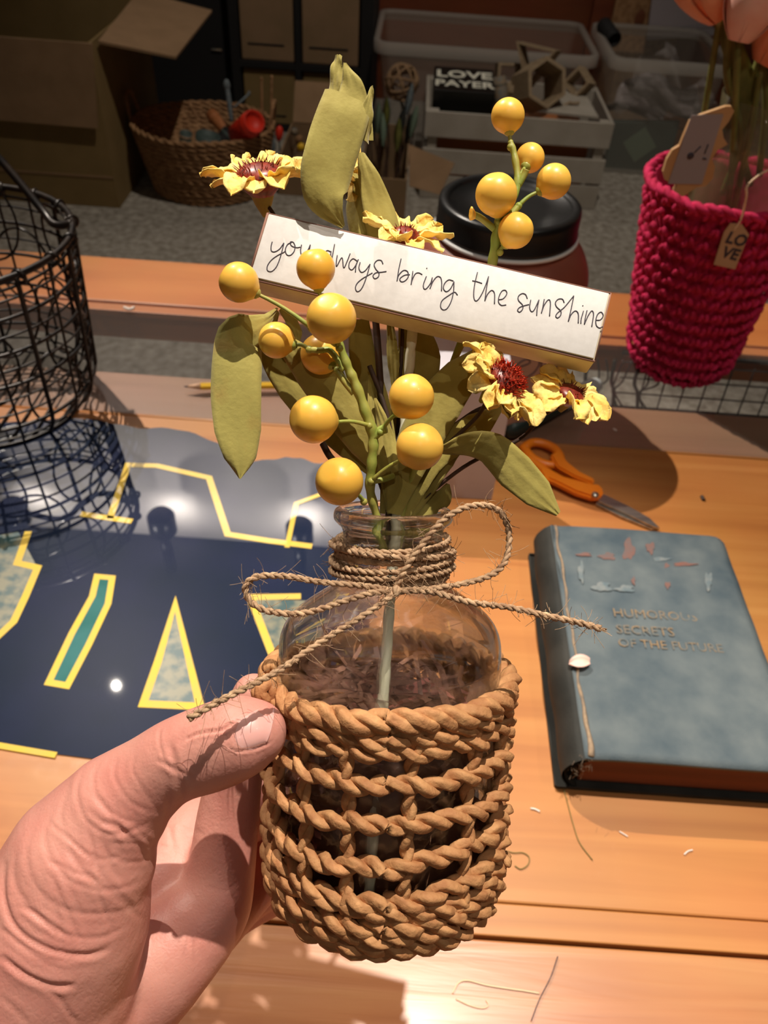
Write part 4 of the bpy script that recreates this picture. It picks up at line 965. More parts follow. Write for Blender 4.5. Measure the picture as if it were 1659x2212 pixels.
for t in np.linspace(0, 1, 9):
    c_ = G(1229, 1436, H + 0.001) * (1 - t) + G(1273, 1433, H + 0.001) * t; w_ = 0.0050 * math.sin(math.pi * (0.06 + 0.86 * t)) ** 0.7
    r1 = [c_ + np.array([0, w_ * u, 0.0008 + 0.0022 * u * u + 0.001 * math.sin(t * 3)]) for u in np.linspace(-1, 1, 7)]
    rows.append(r1 + [p - Zup * 0.0003 for p in r1[::-1]])
pt = MB().grid(rows, closed=True).build('fallen_petal', M['tulip'])
tag(pt, 'tiny pink petal lying on the spine edge of the blue book', 'petal')

# orange scissors
sc_ = thing('scissors', G(1285, 1072), 'orange handled scissors lying on the table above the blue book', 'scissors')
zs = 0.006
def ring(cx, cy, pts, r, z): return spline([G(a, b, z) for a, b in pts] + [G(*pts[0], z)], 8)
hr = ring(0, 0, [(1131, 968), (1148, 957), (1172, 958), (1198, 970), (1210, 990), (1203, 1004), (1178, 1003), (1150, 990)], 1, zs)
MB().tube(hr[:-1], [0.0045] * (len(hr) - 1), 10, closed=True, up=Zup, ell=(0.9, 1)).build('finger_ring', M['orange'], sc_)
hr = ring(0, 0, [(1070, 1010), (1085, 985), (1120, 985), (1160, 1005), (1182, 1030), (1160, 1042), (1120, 1035), (1085, 1025)], 1, zs)
MB().tube(hr[:-1], [0.0045] * (len(hr) - 1), 10, closed=True, up=Zup, ell=(0.9, 1)).build('finger_ring', M['orange'], sc_)
def slab(pts, z0, th, m, name, bev=0.0012):
    P = [G(a, b, z0) for a, b in pts]; bm = bmesh.new(); vs = [bm.verts.new(p) for p in P]; f = bm.faces.new(vs); r_ = bmesh.ops.extrude_face_region(bm, geom=[f])
    for v in [g_ for g_ in r_['geom'] if isinstance(g_, bmesh.types.BMVert)]: v.co.z += th
    bmesh.ops.recalc_face_normals(bm, faces=bm.faces)
    if bev: bmesh.ops.bevel(bm, geom=list(bm.edges), offset=bev, segments=2, affect='EDGES')
    me = bpy.data.meshes.new(name); bm.to_mesh(me); bm.free(); me.materials.append(m); o = bpy.data.objects.new(name, me); COL.objects.link(o); attach(o, sc_); return o
slab([(1185, 996), (1204, 985), (1222, 1010), (1250, 1032), (1282, 1048), (1276, 1058), (1235, 1042), (1200, 1022)], 0.004, 0.008, M['orange'], 'handle', 0.0015)
slab([(1160, 1022), (1180, 1020), (1215, 1040), (1262, 1053), (1292, 1058), (1301, 1070), (1296, 1084), (1278, 1086), (1240, 1074), (1196, 1052), (1168, 1040)], 0.003, 0.007, M['orange'], 'handle', 0.0018)
slab([(1295, 1070), (1306, 1072), (1352, 1094), (1402, 1122), (1424, 1143), (1411, 1141), (1350, 1112), (1292, 1086)], 0.0035, 0.0022, M['steel'], 'blade', 0.0005)
slab([(1290, 1084), (1350, 1113), (1425, 1144), (1408, 1146), (1340, 1119), (1286, 1092)], 0.0008, 0.0022, M['steel'], 'blade', 0.0004)
c_ = G(1286, 1068, 0.0105); MB().lathe([(0.0001, 0.0012), (0.0018, 0.0012), (0.0030, 0.0006), (0.0032, -0.001)], c_, (0, 0, 1), (1, 0, 0), 20).build('pivot_screw', M['steel'], sc_)

# pencil on the glass
a = G(397, 835, 0.0045); b = G(610, 832, 0.0045); dv = unit(b - a); L_ = 0.175
pn = thing('pencil', a, 'yellow pencil lying on the glass behind the drooping leaf', 'pencil')
bz = 0.0037
MB().tube([a + dv * 0.016, a + dv * 0.15], bz, 6, up=Zup).build('barrel', M['penyellow'], pn, False)
MB().tube([a + dv * 0.004, a + dv * 0.0165], [0.0011, 0.0036], 14, up=Zup).build('sharpened_wood', M['penwood'], pn)
MB().tube([a, a + dv * 0.0045], [0.0003, 0.0012], 10).build('lead', M['ink'], pn)
MB().tube([a + dv * 0.15, a + dv * 0.162], 0.0038, 14).build('ferrule', M['steel'], pn)
MB().tube([a + dv * 0.162, a + dv * 0.172], 0.0036, 14).build('eraser', M['pinkpaper'], pn)
MB().lathe([(0.0001, 0.004), (0.004, 0.0036), (0.0055, 0.002), (0.0045, 0.0004)], G(612, 846, 0.0), (0, 0, 1), (1, 0, 0), 14).build('glue_dot', M['tag'])
tag(COL.objects['glue_dot'], 'small pale pebble-like glue blob lying by the pencil', 'glue blob')

# marker
mk = thing('marker_pen', G(1190, 880), 'black permanent marker with a pale grey cap lying by the jar', 'marker')
a = G(1294, 828, 0.011); b = G(1190, 882, 0.011); c = G(1100, 925, 0.011); dv = unit(b - a)
pr_ = [(0.0003, 0), (0.005, 0.0006), (0.0075, 0.004), (0.0085, 0.010), (0.0092, 0.05), (0.0094, 0.058)]
ee = unit(np.cross(dv, Zup)); cap_ = MB().lathe(pr_, a, dv, ee, 24).build('cap', M['grey'], mk)
MB().lathe([(0.0080, 0.054), (0.0090, 0.060), (0.0096, 0.075), (0.0096, 0.128), (0.007, 0.134), (0.0001, 0.135)], a, dv, ee, 24).build('barrel', M['markerbody'], mk)
MB().box((-0.0012, -0.0006, 0), (0.0012, 0.0006, 0.0), 0)
up_ = unit(np.cross(ee, dv)); up_ = up_ if up_[2] > 0 else -up_
for k, (t0, s1) in enumerate([(0.026, 0.005), (0.031, -0.004), (0.036, 0.005), (0.041, -0.002)]):
    mb = MB(); p0 = a + dv * t0 + up_ * 0.0091; mb.tube([p0 - ee * 0.004, p0 + dv * s1 * 0.6 + ee * 0.001 + up_ * 0.0002, p0 + dv * 0.002 + ee * 0.0035 - up_ * 0.0006], 0.00035, 5); mb.build('cap_scribble', M['ink'], cap_)

# maroon jar with a black lid
JC = np.array([0.0870, 0.655, 0.0]); jr = thing('jar', JC, 'maroon jar with a wide black screw lid and handwritten label', 'jar')
pj = [(0.001, 0.0004), (0.066, 0.0004), (0.070, 0.003), (0.073, 0.012), (0.0755, 0.05), (0.0785, 0.10), (0.079, 0.125), (0.077, 0.142), (0.070, 0.157), (0.062, 0.165), (0.057, 0.168), (0.056, 0.180)]
MB().lathe([(abs(p[0]), p[1]) for p in dens(pj, 4)], JC, (0, 0, 1), (1, 0, 0), 72).build('jar_body', M['jar'], jr)
MB().lathe([(0.055, 0.170), (0.0612, 0.1705), (0.0622, 0.172), (0.0612, 0.1735), (0.055, 0.174)], JC, (0, 0, 1), (1, 0, 0), 72).build('seal_ring', M['lidwhite'], jr)
MB().lathe([(0.056, 0.1737), (0.0605, 0.1740), (0.0608, 0.176), (0.0598, 0.178), (0.0598, 0.192), (0.0592, 0.1955), (0.057, 0.1972), (0.0535, 0.1972), (0.051, 0.1955), (0.0505, 0.1942), (0.030, 0.1942), (0.001, 0.1942)], JC, (0, 0, 1), (1, 0, 0), 72).build('lid', M['blackplastic'], jr)
rows = []
for z in np.linspace(0.018, 0.104, 16):
    rad = np.interp(z, [p[1] for p in pj[2:7]], [p[0] for p in pj[2:7]]) + 0.0006
    rows.append([JC + np.array([rad * math.sin(t), -rad * math.cos(t), z]) for t in np.linspace(-1.0, 1.0, 30)])
lab_ = MB().grid(rows).build('label', M['label'], jr)
# label word, in script
mb = MB()
def onlab(px_, py_):
    d_ = ray(px_, py_); best = None
    for t in np.linspace(0.5, 0.9, 900):
        p = CAM + d_ * t; q_ = p - JC
        rad = np.interp(p[2], [a_[1] for a_ in pj[2:7]], [a_[0] for a_ in pj[2:7]]) + 0.0009
        if math.hypot(q_[0], q_[1]) < rad: return p
    return CAM + d_ * 0.7
for st in [[(1062, 800), (1075, 760), (1085, 795), (1070, 830), (1090, 838), (1108, 800)], [(1100, 800), (1126, 792), (1145, 783), (1138, 776), (1120, 786), (1112, 805), (1124, 818), (1150, 808), (1164, 790)],
           [(1164, 790), (1166, 780), (1170, 778), (1168, 808)], [(1168, 800), (1182, 784), (1194, 780)], [(1196, 782), (1194, 804)], [(1202, 806), (1208, 782), (1220, 778), (1222, 800)]]:
    P = spline([onlab(*p) for p in st], 5); mb.tube(P, 0.0006, 5)
mb.build('handwritten_name', M['ink'], lab_)

# white box behind the bottle
wb_ = thing('white_box', (0.045, 0.52, 0), 'tall plain white card box standing behind the bottle', 'box')
MB().obox((0.047, 0.519, 0.060), (1, 0.03, 0), (-0.03, 1, 0), (0, 0, 1), 0.0445, 0.020, 0.0598, bev=0.0008).build('box_body', M['whitebox'], wb_, False)
MB().obox((0.047, 0.519, 0.1203), (1, 0.03, 0), (-0.03, 1, 0), (0, 0, 1), 0.0445, 0.020, 0.0006, bev=0.0003).build('top_flap', M['whitebox'], wb_, False)
# crumpled clear bag between box and jar
mb = MB(); q = random.Random(9); rows = []
for i in range(13):
    rows.append([np.array([0.02 + 0.05 * j / 12 + q.uniform(-.004, .004), 0.555 + 0.012 * math.sin(j + i) + q.uniform(-.004, .004), 0.001 + 0.15 * i / 12 + q.uniform(-.003, .003)]) for j in range(13)])
tag(mb.grid(rows).build('clear_bag', M['bag']), 'crumpled clear plastic bag between the white box and the maroon jar', 'bag')

# black wire basket, upright
WC = np.array([-0.370, 0.595, 0.0]); wk = thing('wire_basket', WC, 'black oval wire basket with looped mesh standing on the poster', 'basket')
def wr(z):  # radii of the ring at height z: widest low, narrower on top
    t = z / 0.160; k = 1 + 0.11 * t; k *= 1 - 0.14 * max(0, 1 - z / 0.03) ** 2
    return 0.089 * k, 0.089 * k
def wpnt(a, z, off=0.0):
    rx, ry = wr(z); ce, se = math.cos(a), math.sin(a); e_ = 1.0
    return WC + np.array([(rx + off) * math.copysign(abs(ce) ** e_, ce), (ry + off) * math.copysign(abs(se) ** e_, se), z + 0.0016])
AA = np.linspace(0, 2 * math.pi, 120, endpoint=False)
for k, (z, r_) in enumerate([(0.0008, .0014), (0.012, .0010), (0.026, .0016), (0.040, .0010), (0.055, .0010), (0.068, .0016), (0.083, .0010), (0.098, .0016), (0.113, .0010), (0.128, .0016), (0.143, .0010), (0.152, .0012)]):
    MB().tube([wpnt(a_, z) for a_ in AA], r_, 8, closed=True).build('ring_wire', M['blackmetal'], wk)
MB().tube([wpnt(a_, 0.160) for a_ in AA], 0.0028, 10, closed=True).build('rim_wire', M['blackmetal'], wk)
for i in range(20):
    a_ = 2 * math.pi * i / 20
    MB().tube([wpnt(a_, 0.0)] + [wpnt(a_, z, 0.0012) for z in np.linspace(0.004, 0.160, 14)], 0.0019 if i % 3 == 0 else 0.0012, 7).build('upright_wire', M['blackmetal'], wk)
q = random.Random(5)
for i in range(20):
    a_ = 2 * math.pi * (i + 0.5) / 20; z0 = 0.045 + 0.085 * ((i * 7) % 3) / 2 ; rr_ = 0.030
    L = []
    for t in np.linspace(0, 2 * math.pi, 30, endpoint=False):
        L.append(wpnt(a_ + math.cos(t) * rr_ / 0.095, min(0.156, max(0.003, z0 + math.sin(t) * rr_ * 1.25)), -0.003))
    MB().tube(L, 0.0012, 6, closed=True).build('loop_wire', M['blackmetal'], wk)
for i in range(18):   # rim binding
    a_ = 2 * math.pi * i / 18 + 0.1; c_ = wpnt(a_, 0.158)
    tvec = unit(wpnt(a_ + 0.03, 0.158) - c_); ow = unit(np.cross(tvec, Zup))
    MB().tube([c_ + ow * 0.0048 * math.cos(t) + Zup * 0.0048 * math.sin(t) + tvec * 0.002 * math.cos(t) for t in np.linspace(0, 2 * math.pi, 14, endpoint=False)], 0.0016, 6, closed=True).build('rim_binding', M['blackmetal'], wk)
for i in range(9):
    x = -0.068 + 0.136 * i / 8; yy = 0.076 * math.sqrt(max(0.02, 1 - (x / 0.077) ** 2))
    MB().tube([WC + np.array([x, -yy, 0.002]), WC + np.array([x, yy, 0.002])], 0.0011, 6).build('floor_wire', M['blackmetal'], wk)
hb = PY(70, 420, 0.74); 
P = spline([wpnt(0.35, 0.161), PY(118, 485, .63), PY(88, 450, .645), PY(0, 345, .67), PY(-60, 300, .67), PY(-160, 290, .65), wpnt(math.pi - 0.3, 0.163)], 8)
MB().tube(P, 0.0034, 8).build('handle_wire', M['blackmetal'], wk)

# mesh tray under the glass
mt_ = thing('mesh_tray', (0.4, 0.76, -0.08), 'black wire mesh rack hanging under the glass at the right', 'rack')
sp_ = 0.0235
for i in range(13):
    MB().tube([(0.285 + i * sp_, 0.757, -0.078), (0.283 + i * sp_, 0.760, -0.0125)], 0.0010, 6).build('upright_wire', M['blackmetal'], mt_)
for j in range(4):
    MB().tube([(0.255, 0.7585, -0.0765 + j * 0.0205), (0.58, 0.7585, -0.0765 + j * 0.0205)], 0.0010 if j else 0.0026, 6).build('cross_wire', M['blackmetal'], mt_)
for i in range(9):
    x = 0.215 + i * 0.0095
    MB().tube(spline([(x, 0.757, -0.012), (x + 0.006 * math.sin(i), 0.750, -0.035), (x + 0.010 * math.cos(i * 2), 0.757, -0.055), (x + 0.012, 0.745, -0.078)], 6), 0.0011 if i % 3 else 0.0022, 6).build('bent_wire', M['blackmetal'], mt_)
MB().tube([(0.255, 0.775, -0.0125), (0.58, 0.775, -0.0125)], 0.003, 8).build('hanging_bar', M['blackmetal'], mt_)

# crochet pot, with a glass vase of tulips inside
CC = np.array([0.303, 0.737, 0.0]); cz = thing('crochet_pot', CC, 'magenta crochet pot cover holding the tulip vase', 'pot cover')
def cr_(z): return 0.0525 + 0.0215 * (z / 0.20) ** 0.85 - 0.012 * max(0, 1 - z / 0.02) ** 2
def cc_(z): return CC + np.array([-0.012 * z / 0.2, 0.0, z])
def rimz(a_): return 0.0
HT = 0.192
zz = np.linspace(0.001, HT, 24)
mb = MB(); rowsC = [[cc_(z) + np.array([math.cos(t), math.sin(t), 0]) * (cr_(z) - 0.0065) for t in np.linspace(0, 2 * math.pi, 60, endpoint=False)] for z in zz]
rowsI = [[cc_(z) + np.array([math.cos(t), math.sin(t), 0]) * (cr_(z) - 0.0090) for t in np.linspace(0, 2 * math.pi, 60, endpoint=False)] for z in zz[::-1]]
mb.grid(rowsC + rowsI, closed=True); mb.build('yarn_wall', M['yarn'], cz)
MB().lathe([(0.001, 0.0005), (0.044, 0.0005), (0.046, 0.003), (0.001, 0.003)], CC, (0, 0, 1), (1, 0, 0), 40).build('yarn_base', M['yarn'], cz)
# one stitch mesh: two teardrop yarn loops crossing in a V
q = random.Random(8)
NR = 14
for k in range(NR):
    z = 0.006 + (HT - 0.010) * k / (NR - 1); ns_ = 32; mb = MB(); off = q.random()
    for i in range(ns_):
        t = 2 * math.pi * (i + 0.5 * (k % 2) + off * 0.3) / ns_; rd_ = cr_(z); c_ = cc_(z); er = np.array([math.cos(t), math.sin(t), 0]); et = np.array([-math.sin(t), math.cos(t), 0])
        j = lambda s_: q.uniform(-s_, s_)
        for sgn in (-1, 1):
            ctr = c_ + er * (rd_ - 0.0012 + j(.0010)) + et * (sgn * 0.0027 + j(.0006)) + Zup * (j(.0014) + (0.0010 if sgn > 0 else -0.0010))
            ax = unit(et * 0.75 * (-sgn) * 0.5 + Zup * 0.75 + er * 0.25 + et * j(.3)); b2 = unit(np.cross(ax, er)); b3 = np.cross(ax, b2)
            mb.sphere(ctr, (0.0026, 0.0030, 0.0048), 8, 6, axes=(b2, b3, ax))
    mb.build('stitch_row', M['yarn'], cz)
mb = MB(); P = [cc_(HT + 0.001 + 0.0012 * math.sin(9 * t)) + np.array([math.cos(t), math.sin(t), 0]) * (cr_(HT) - 0.002) for t in np.linspace(0, 2 * math.pi, 120, endpoint=False)]
rope(mb, P, 0.0022, 0.0030, 0.022, ns=2, sides=8, closed=True, up=Zup); mb.build('yarn_rim', M['yarn'], cz)
# the tulip vase
tv = thing('tulip_vase', CC + np.array([0, 0, 0.003]), 'smoky glass vase standing in the magenta crochet pot', 'vase')
to = CC + np.array([0.0, 0.004, 0.0035])
MB().lathe([(0.001, 0), (0.034, 0), (0.038, 0.004), (0.042, 0.15), (0.038, 0.20), (0.034, 0.225), (0.040, 0.262), (0.0385, 0.262), (0.0325, 0.225), (0.0365, 0.20), (0.0405, 0.15), (0.0365, 0.006), (0.001, 0.004)], to, (0, 0, 1), (1, 0, 0), 48).build('vase_glass', M['vaseglass'], tv)
def tulip(label, cpx, cpy, yw, r_, m_, seed, axis=(0, 0, 1), grp=None):
    c_ = PY(cpx, cpy, yw); t = thing('tulip', to + np.array([0, 0, 0.02]), label, 'flower', grp); a_ = unit(axis); e_ = unit(np.cross(a_, (0.2, 1, 0.1))); g_ = np.cross(a_, e_)
    for k in range(6):
        th = k * math.pi / 3 + seed; d_ = e_ * math.cos(th) + g_ * math.sin(th); s_ = np.cross(a_, d_); rows = []; rr_ = r_ * (1.0 if k % 2 else 0.92)
        for v in np.linspace(0, 1, 12):
            rad = rr_ * math.sin(math.pi * (0.08 + 0.72 * v)) ** 0.8; hgt = r_ * (-1.0 + 2.6 * v); w_ = rr_ * 0.75 * math.sin(math.pi * min(1, 0.08 + 0.9 * v)) ** 0.7 + 0.0006
            rows.append([c_ + a_ * hgt + d_ * rad * (1 - 0.35 * u * u) + s_ * w_ * u for u in np.linspace(-1, 1, 9)] + [c_ + a_ * hgt + d_ * (rad * (1 - 0.35 * u * u) - 0.0008) + s_ * w_ * u for u in np.linspace(1, -1, 9)])
        MB().grid(rows, closed=True).build('petal', m_, t)
    b_ = to + np.array([0.02 * math.sin(seed * 3), 0.015 * math.cos(seed * 5), 0.012])
    MB().tube(spline([b_, (b_ + c_) / 2 + np.array([0.006, 0, 0]), c_ - a_ * r_], 10), 0.0028, 8).build('stem', M['tulstem'], t)
    return c_
tulip('pale pink tulip bloom at the top right corner, nearest', 1625, 12, 0.715, 0.024, M['tulip'], 0.4, (0.1, 0.1, 1))
tulip('orange pink tulip leaning out left of the pale pink one', 1530, -30, 0.74, 0.026, M['tulip2'], 1.2, (-0.6, 0.1, 0.8))
tulip('orange tulip at the right frame edge below the pale pink one', 1690, 70, 0.73, 0.024, M['tulip2'], 2.1, (0.3, 0, 1))
for k, P in enumerate([[(1560, 420), (1600, 300), (1570, 160), (1580, 40)], [(1620, 400), (1590, 250), (1640, 120), (1600, 20)], [(1640, 380), (1655, 200), (1625, 60)]]):
    Q = spline([PY(a_, b_, 0.735 + 0.006 * k) for a_, b_ in P], 8); o = MB().tube(Q, 0.0030, 8).build('tulip_stem', M['tulstem'], tv)
lf = [PY(1608, 330, .74), PY(1612, 200, .74), PY(1580, 90, .745), PY(1575, 20, .75)]
rows = []; Pl = spline(lf, 6)
for i, p in enumerate(Pl):
    w_ = 0.011 * math.sin(math.pi * (0.15 + 0.8 * i / (len(Pl) - 1))); rows.append([p + np.array([u * w_, -0.003 * (1 - u * u), 0]) for u in np.linspace(-1, 1, 5)] + [p + np.array([u * w_, -0.003 * (1 - u * u) + 0.001, 0]) for u in np.linspace(1, -1, 5)])
MB().grid(rows, closed=True).build('tulip_leaf', M['tulstem'], tv)

# scalloped wooden tag with paper, LOVE tag
gt = thing('scalloped_tag', PY(1510, 330, .655), 'scalloped wooden tag with a pale paper label leaning on the crochet pot', 'tag')
yt = 0.672
ol = [(1448, 395), (1462, 400), (1455, 412), (1475, 425), (1492, 414), (1505, 405), (1525, 402), (1540, 385), (1545, 360), (1538, 345), (1550, 325), (1572, 312), (1563, 298), (1560, 280), (1575, 262), (1586, 240), (1580, 230), (1568, 230), (1545, 238), (1515, 248), (1490, 262), (1478, 290), (1468, 315), (1452, 325), (1440, 345), (1432, 372), (1436, 388)]
def tilt(px_, py_): return PY(px_, py_, yt)
n_ = (0, -1, 0); P = [tilt(*p) for p in ol]
MB().prism(P[::-1], (0, 1, 0), 0.004).build('tag_board', M['tagwood'], gt, False)
P = [PY(*p, yt - 0.0006) for p in [(1494, 249), (1563, 247), (1516, 398), (1443, 397)]]
MB().prism(P, (0, 1, 0), 0.0005).build('paper_label', M['greypaper'], gt, False); pl_ = COL.objects['paper_label']
c_ = PY(1492, 337, yt - 0.001); MB().lathe([(0.0001, 0.0002), (0.0026, 0.0001), (0.0028, -0.0003)], c_, (0, -1, 0), (1, 0, 0), 16).build('printed_dot', M['ink'], pl_)
for k, (a_, b_, c2) in enumerate([((1500, 330), (1514, 316), 3), ((1518, 342), (1526, 344), 2), ((1522, 332), (1530, 312), 2)]):
    MB().tube([PY(*a_, yt - 0.0008), PY(*b_, yt - 0.0008)], 0.0006, 5).build('printed_mark', M['ink'], pl_)
lt = thing('love_tag', PY(1575, 530, .655), 'small kraft tag cut with the word LOVE hanging on the crochet pot', 'tag')
yt2 = 0.664
P = [PY(*p, yt2) for p in [(1541, 570), (1587, 580), (1617, 505), (1601, 482), (1576, 482), (1563, 500)]]
tc_ = MB().prism(P[::-1], (0, -1, 0), 0.0016).build('tag_card', M['tag'], lt, False)
ox_ = PY(1592, 538, yt2 - 0.0018); e1 = PY(1612, 542, yt2 - .0018) - PY(1564, 530, yt2 - .0018); e2 = PY(1595, 500, yt2 - .0018) - PY(1575, 560, yt2 - .0018)
text_mesh('LO', 0.0140, PY(1586, 528, yt2 - 0.0018), e1, e2, M['ink'], tc_, 0.0002, 'tag_letters', bold=0.0004)
text_mesh('VE', 0.0135, PY(1573, 558, yt2 - 0.0018), e1, e2, M['ink'], tc_, 0.0002, 'tag_letters', bold=0.0004)
mb = MB(); rope(mb, spline([PY(1586, 496, yt2 - .001), PY(1602, 470, .662), PY(1612, 425, .655), PY(1614, 402, .655), PY(1640, 378, .665), PY(1665, 365, .67)], 8), 0.0005, 0.0006, 0.006, ns=2, sides=5); mb.build('tag_string', M['thread'], lt)

# threads, fibres, fluff on the table
def thr(name, pts, r, m, label, z=0.0008, cat='thread'):
    tag(MB().tube(spline([G(a_, b_, z) for a_, b_ in pts], 8), r, 5).build(name, m), label, cat)
thr('thread', [(978, 2146), (990, 2124), (1010, 2118), (1050, 2128), (1100, 2136), (1130, 2140), (1165, 2146)], .0004, M['thread'], 'pale curved thread on the front plank', 0.0)
thr('thread', [(985, 2158), (1015, 2172), (1042, 2178), (1055, 2172), (1050, 2160)], .0003, M['thread'], 'short pale hooked thread below the longer one', 0.0)
thr('thread', [(1211, 1683), (1222, 1720), (1238, 1780), (1252, 1820), (1280, 1858)], .0003, M['dthread'], 'thin brown hair running from the book to the plank')
thr('thread', [(1094, 1838), (1110, 1842), (1130, 1842), (1143, 1852), (1140, 1868), (1125, 1877), (1112, 1870)], .0003, M['dthread'], 'small green curled thread beside the rope sleeve')
thr('thread', [(1205, 2066), (1190, 2110), (1165, 2160), (1148, 2205)], .0003, M['ink'], 'thin dark hair on the front plank')
thr('lint', [(1146, 1746), (1156, 1748), (1166, 1753)], .0006, M['fluff'], 'white lint fleck right of the rope sleeve', cat='lint')
thr('lint', [(1338, 1796), (1348, 1802), (1356, 1807)], .0004, M['fluff'], 'white lint fleck in the middle of the bare table', cat='lint')
thr('lint', [(1478, 1846), (1486, 1839), (1496, 1836)], .0004, M['fluff'], 'white lint fleck at the right of the bare table', cat='lint')
thr('lint', [(1325, 926), (1332, 930)], .0007, M['fluff'], 'tiny white lint fleck in the shade behind the scissors', cat='lint')
thr('lint', [(1516, 1072), (1520, 1080)], .0018, M['twig'], 'dark speck on the table right of the scissors', 0.001, 'lint')
thr('lint', [(268, 664), (280, 668), (290, 664)], .0016, M['fluff'], 'white flake on the ledge left of the pencil', 0.002, 'lint')

ORD = ['first', 'second', 'third', 'fourth', 'fifth', 'sixth', 'seventh', 'eighth', 'ninth', 'tenth', 'eleventh', 'twelfth']

# ================================================================== ON THE FLOOR BEHIND
def openbox(t, x0, x1, y0, y1, z0, z1, th, m, name='side_panel'):
    MB().box((x0, y0, z0), (x1, y0 + th, z1)).build('front_panel', m, t, False)
    MB().box((x0, y1 - th, z0), (x1, y1, z1)).build('back_panel', m, t, False)
    MB().box((x0, y0 + th, z0), (x0 + th, y1 - th, z1)).build(name, m, t, False); MB().box((x1 - th, y0 + th, z0), (x1, y1 - th, z1)).build(name, m, t, False)
    MB().box((x0 + th, y0 + th, z0), (x1 - th, y1 - th, z0 + th)).build('bottom_panel', m, t, False)
def quad(pts, nrm, th, name, m, t): return MB().prism([np.array(p) for p in pts], nrm, th).build(name, m, t, False)

# big cardboard box left
t = thing('cardboard_box', (-1.0, 2.1, FL), 'large open cardboard box on the floor at the left', 'box')
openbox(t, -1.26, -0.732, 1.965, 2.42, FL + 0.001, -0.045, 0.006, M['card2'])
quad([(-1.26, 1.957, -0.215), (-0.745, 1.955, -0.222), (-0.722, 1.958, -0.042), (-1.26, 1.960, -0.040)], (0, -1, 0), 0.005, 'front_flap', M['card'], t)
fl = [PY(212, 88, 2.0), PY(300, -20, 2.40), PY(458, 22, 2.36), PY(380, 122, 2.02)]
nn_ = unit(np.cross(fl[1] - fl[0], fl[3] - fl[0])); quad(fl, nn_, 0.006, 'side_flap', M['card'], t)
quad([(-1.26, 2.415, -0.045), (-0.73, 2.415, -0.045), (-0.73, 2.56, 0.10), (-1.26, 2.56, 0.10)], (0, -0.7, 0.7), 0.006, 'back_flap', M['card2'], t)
MB().box((-1.24, 1.9635, -0.345), (-0.735, 1.9650, -0.340)).build('carton_crease', M['card'], t, False)

# woven basket of odds and ends
BC = np.array([-0.535, 2.135, FL + 0.002]); t = thing('woven_basket', BC, 'low round woven seagrass basket full of odds and ends on the floor', 'basket')
hb_ = 0.165; q = random.Random(12)
MB().lathe([(0.001, 0.002), (0.135, 0.002), (0.140, 0.004), (0.178, hb_ - 0.008), (0.175, hb_ - 0.008), (0.135, 0.008), (0.001, 0.008)], BC, (0, 0, 1), (1, 0, 0), 48, sy=0.88).build('basket_lining', M['seagrass'], t)
for k in range(15):
    z = 0.006 + (hb_ - 0.006) * k / 14; rd_ = 0.141 + 0.039 * z / hb_; mb = MB()
    P = [BC + np.array([rd_ * math.cos(a_), rd_ * 0.88 * math.sin(a_), z + 0.0012 * math.sin(5 * a_ + k)]) for a_ in np.linspace(0, 2 * math.pi, 140, endpoint=False)]
    rope(mb, P, 0.0035, 0.0042, 0.05, ns=2, sides=6, up=Zup, closed=True, wob=0.08, rnd=q); mb.build('woven_row' if k < 14 else 'rim_braid', M['seagrass'], t)
for s_ in (-1, 1):
    P = spline([BC + np.array([s_ * 0.175, -0.04, hb_]), BC + np.array([s_ * 0.185, -0.02, hb_ + 0.055]), BC + np.array([s_ * 0.185, 0.02, hb_ + 0.055]), BC + np.array([s_ * 0.175, 0.04, hb_])], 8)
    mb = MB(); rope(mb, P, 0.0025, 0.003, 0.02, ns=2, sides=6); mb.build('basket_handle', M['seagrass'], t)
def can(name, a_, b_, r_, m, label, cat, m2=None):
    t = thing(name, a_, label, cat); ax = unit(np.array(b_) - np.array(a_)); L = np.linalg.norm(np.array(b_) - np.array(a_)); e_ = unit(np.cross(ax, (0.3, 0.5, 0.8)))
    MB().lathe([(0.001, 0), (r_ * 0.94, 0), (r_, 0.003), (r_, L * 0.96), (r_ * 0.94, L * 0.965), (r_ * 0.94, L), (r_ * 0.85, L), (r_ * 0.85, L * 0.9), (0.001, L * 0.9)], a_, ax, e_, 26).build('body', m, t)
    MB().lathe([(r_ * 1.0, L * 0.7), (r_ * 1.04, L * 0.71), (r_ * 1.04, L * 0.80), (r_ * 1.0, L * 0.81)], a_, ax, e_, 26).build('band', m2 or m, t)
can('red_canister', PY(515, 290, 2.10), PY(550, 262, 2.02), 0.028, M['red'], 'red cylinder lying at the right of the woven basket', 'canister')
can('green_bottle', PY(520, 325, 2.13), PY(540, 290, 2.08), 0.026, M['green'], 'dark green bottle under the red cylinder in the basket', 'bottle', M['blackplastic'])
can('green_tin', PY(440, 335, 2.12) - Zup * 0.03, PY(450, 290, 2.12), 0.032, M['green'], 'dark green tin with a pale lid in the middle of the basket', 'tin', M['tag'])
can('orange_spool', PY(490, 285, 2.18), PY(455, 245, 2.22), 0.016, M['terracotta'], 'orange-brown spool leaning in the basket', 'spool')
can('dark_roll', PY(470, 320, 2.14), PY(500, 285, 2.16), 0.022, M['black'], 'black roll between the green tin and the green bottle', 'roll', M['green'])
can('green_jarlet', PY(400, 320, 2.14), PY(402, 285, 2.14), 0.016, M['green'], 'small dark green pot at the left of the basket contents', 'pot', M['tag'])
def stick(name, pts, r_, m, label, cat):
    t = thing(name, pts[0], label, cat); P = spline(pts, 8); MB().tube(P, lerp_list([r_ * 0.7, r_, r_ * 0.9], len(P)), 8).build('shaft', m, t); MB().sphere(P[-1], (r_ * 1.3, r_ * 1.3, r_ * 2.2), 10, 8).build('tip', m, t)
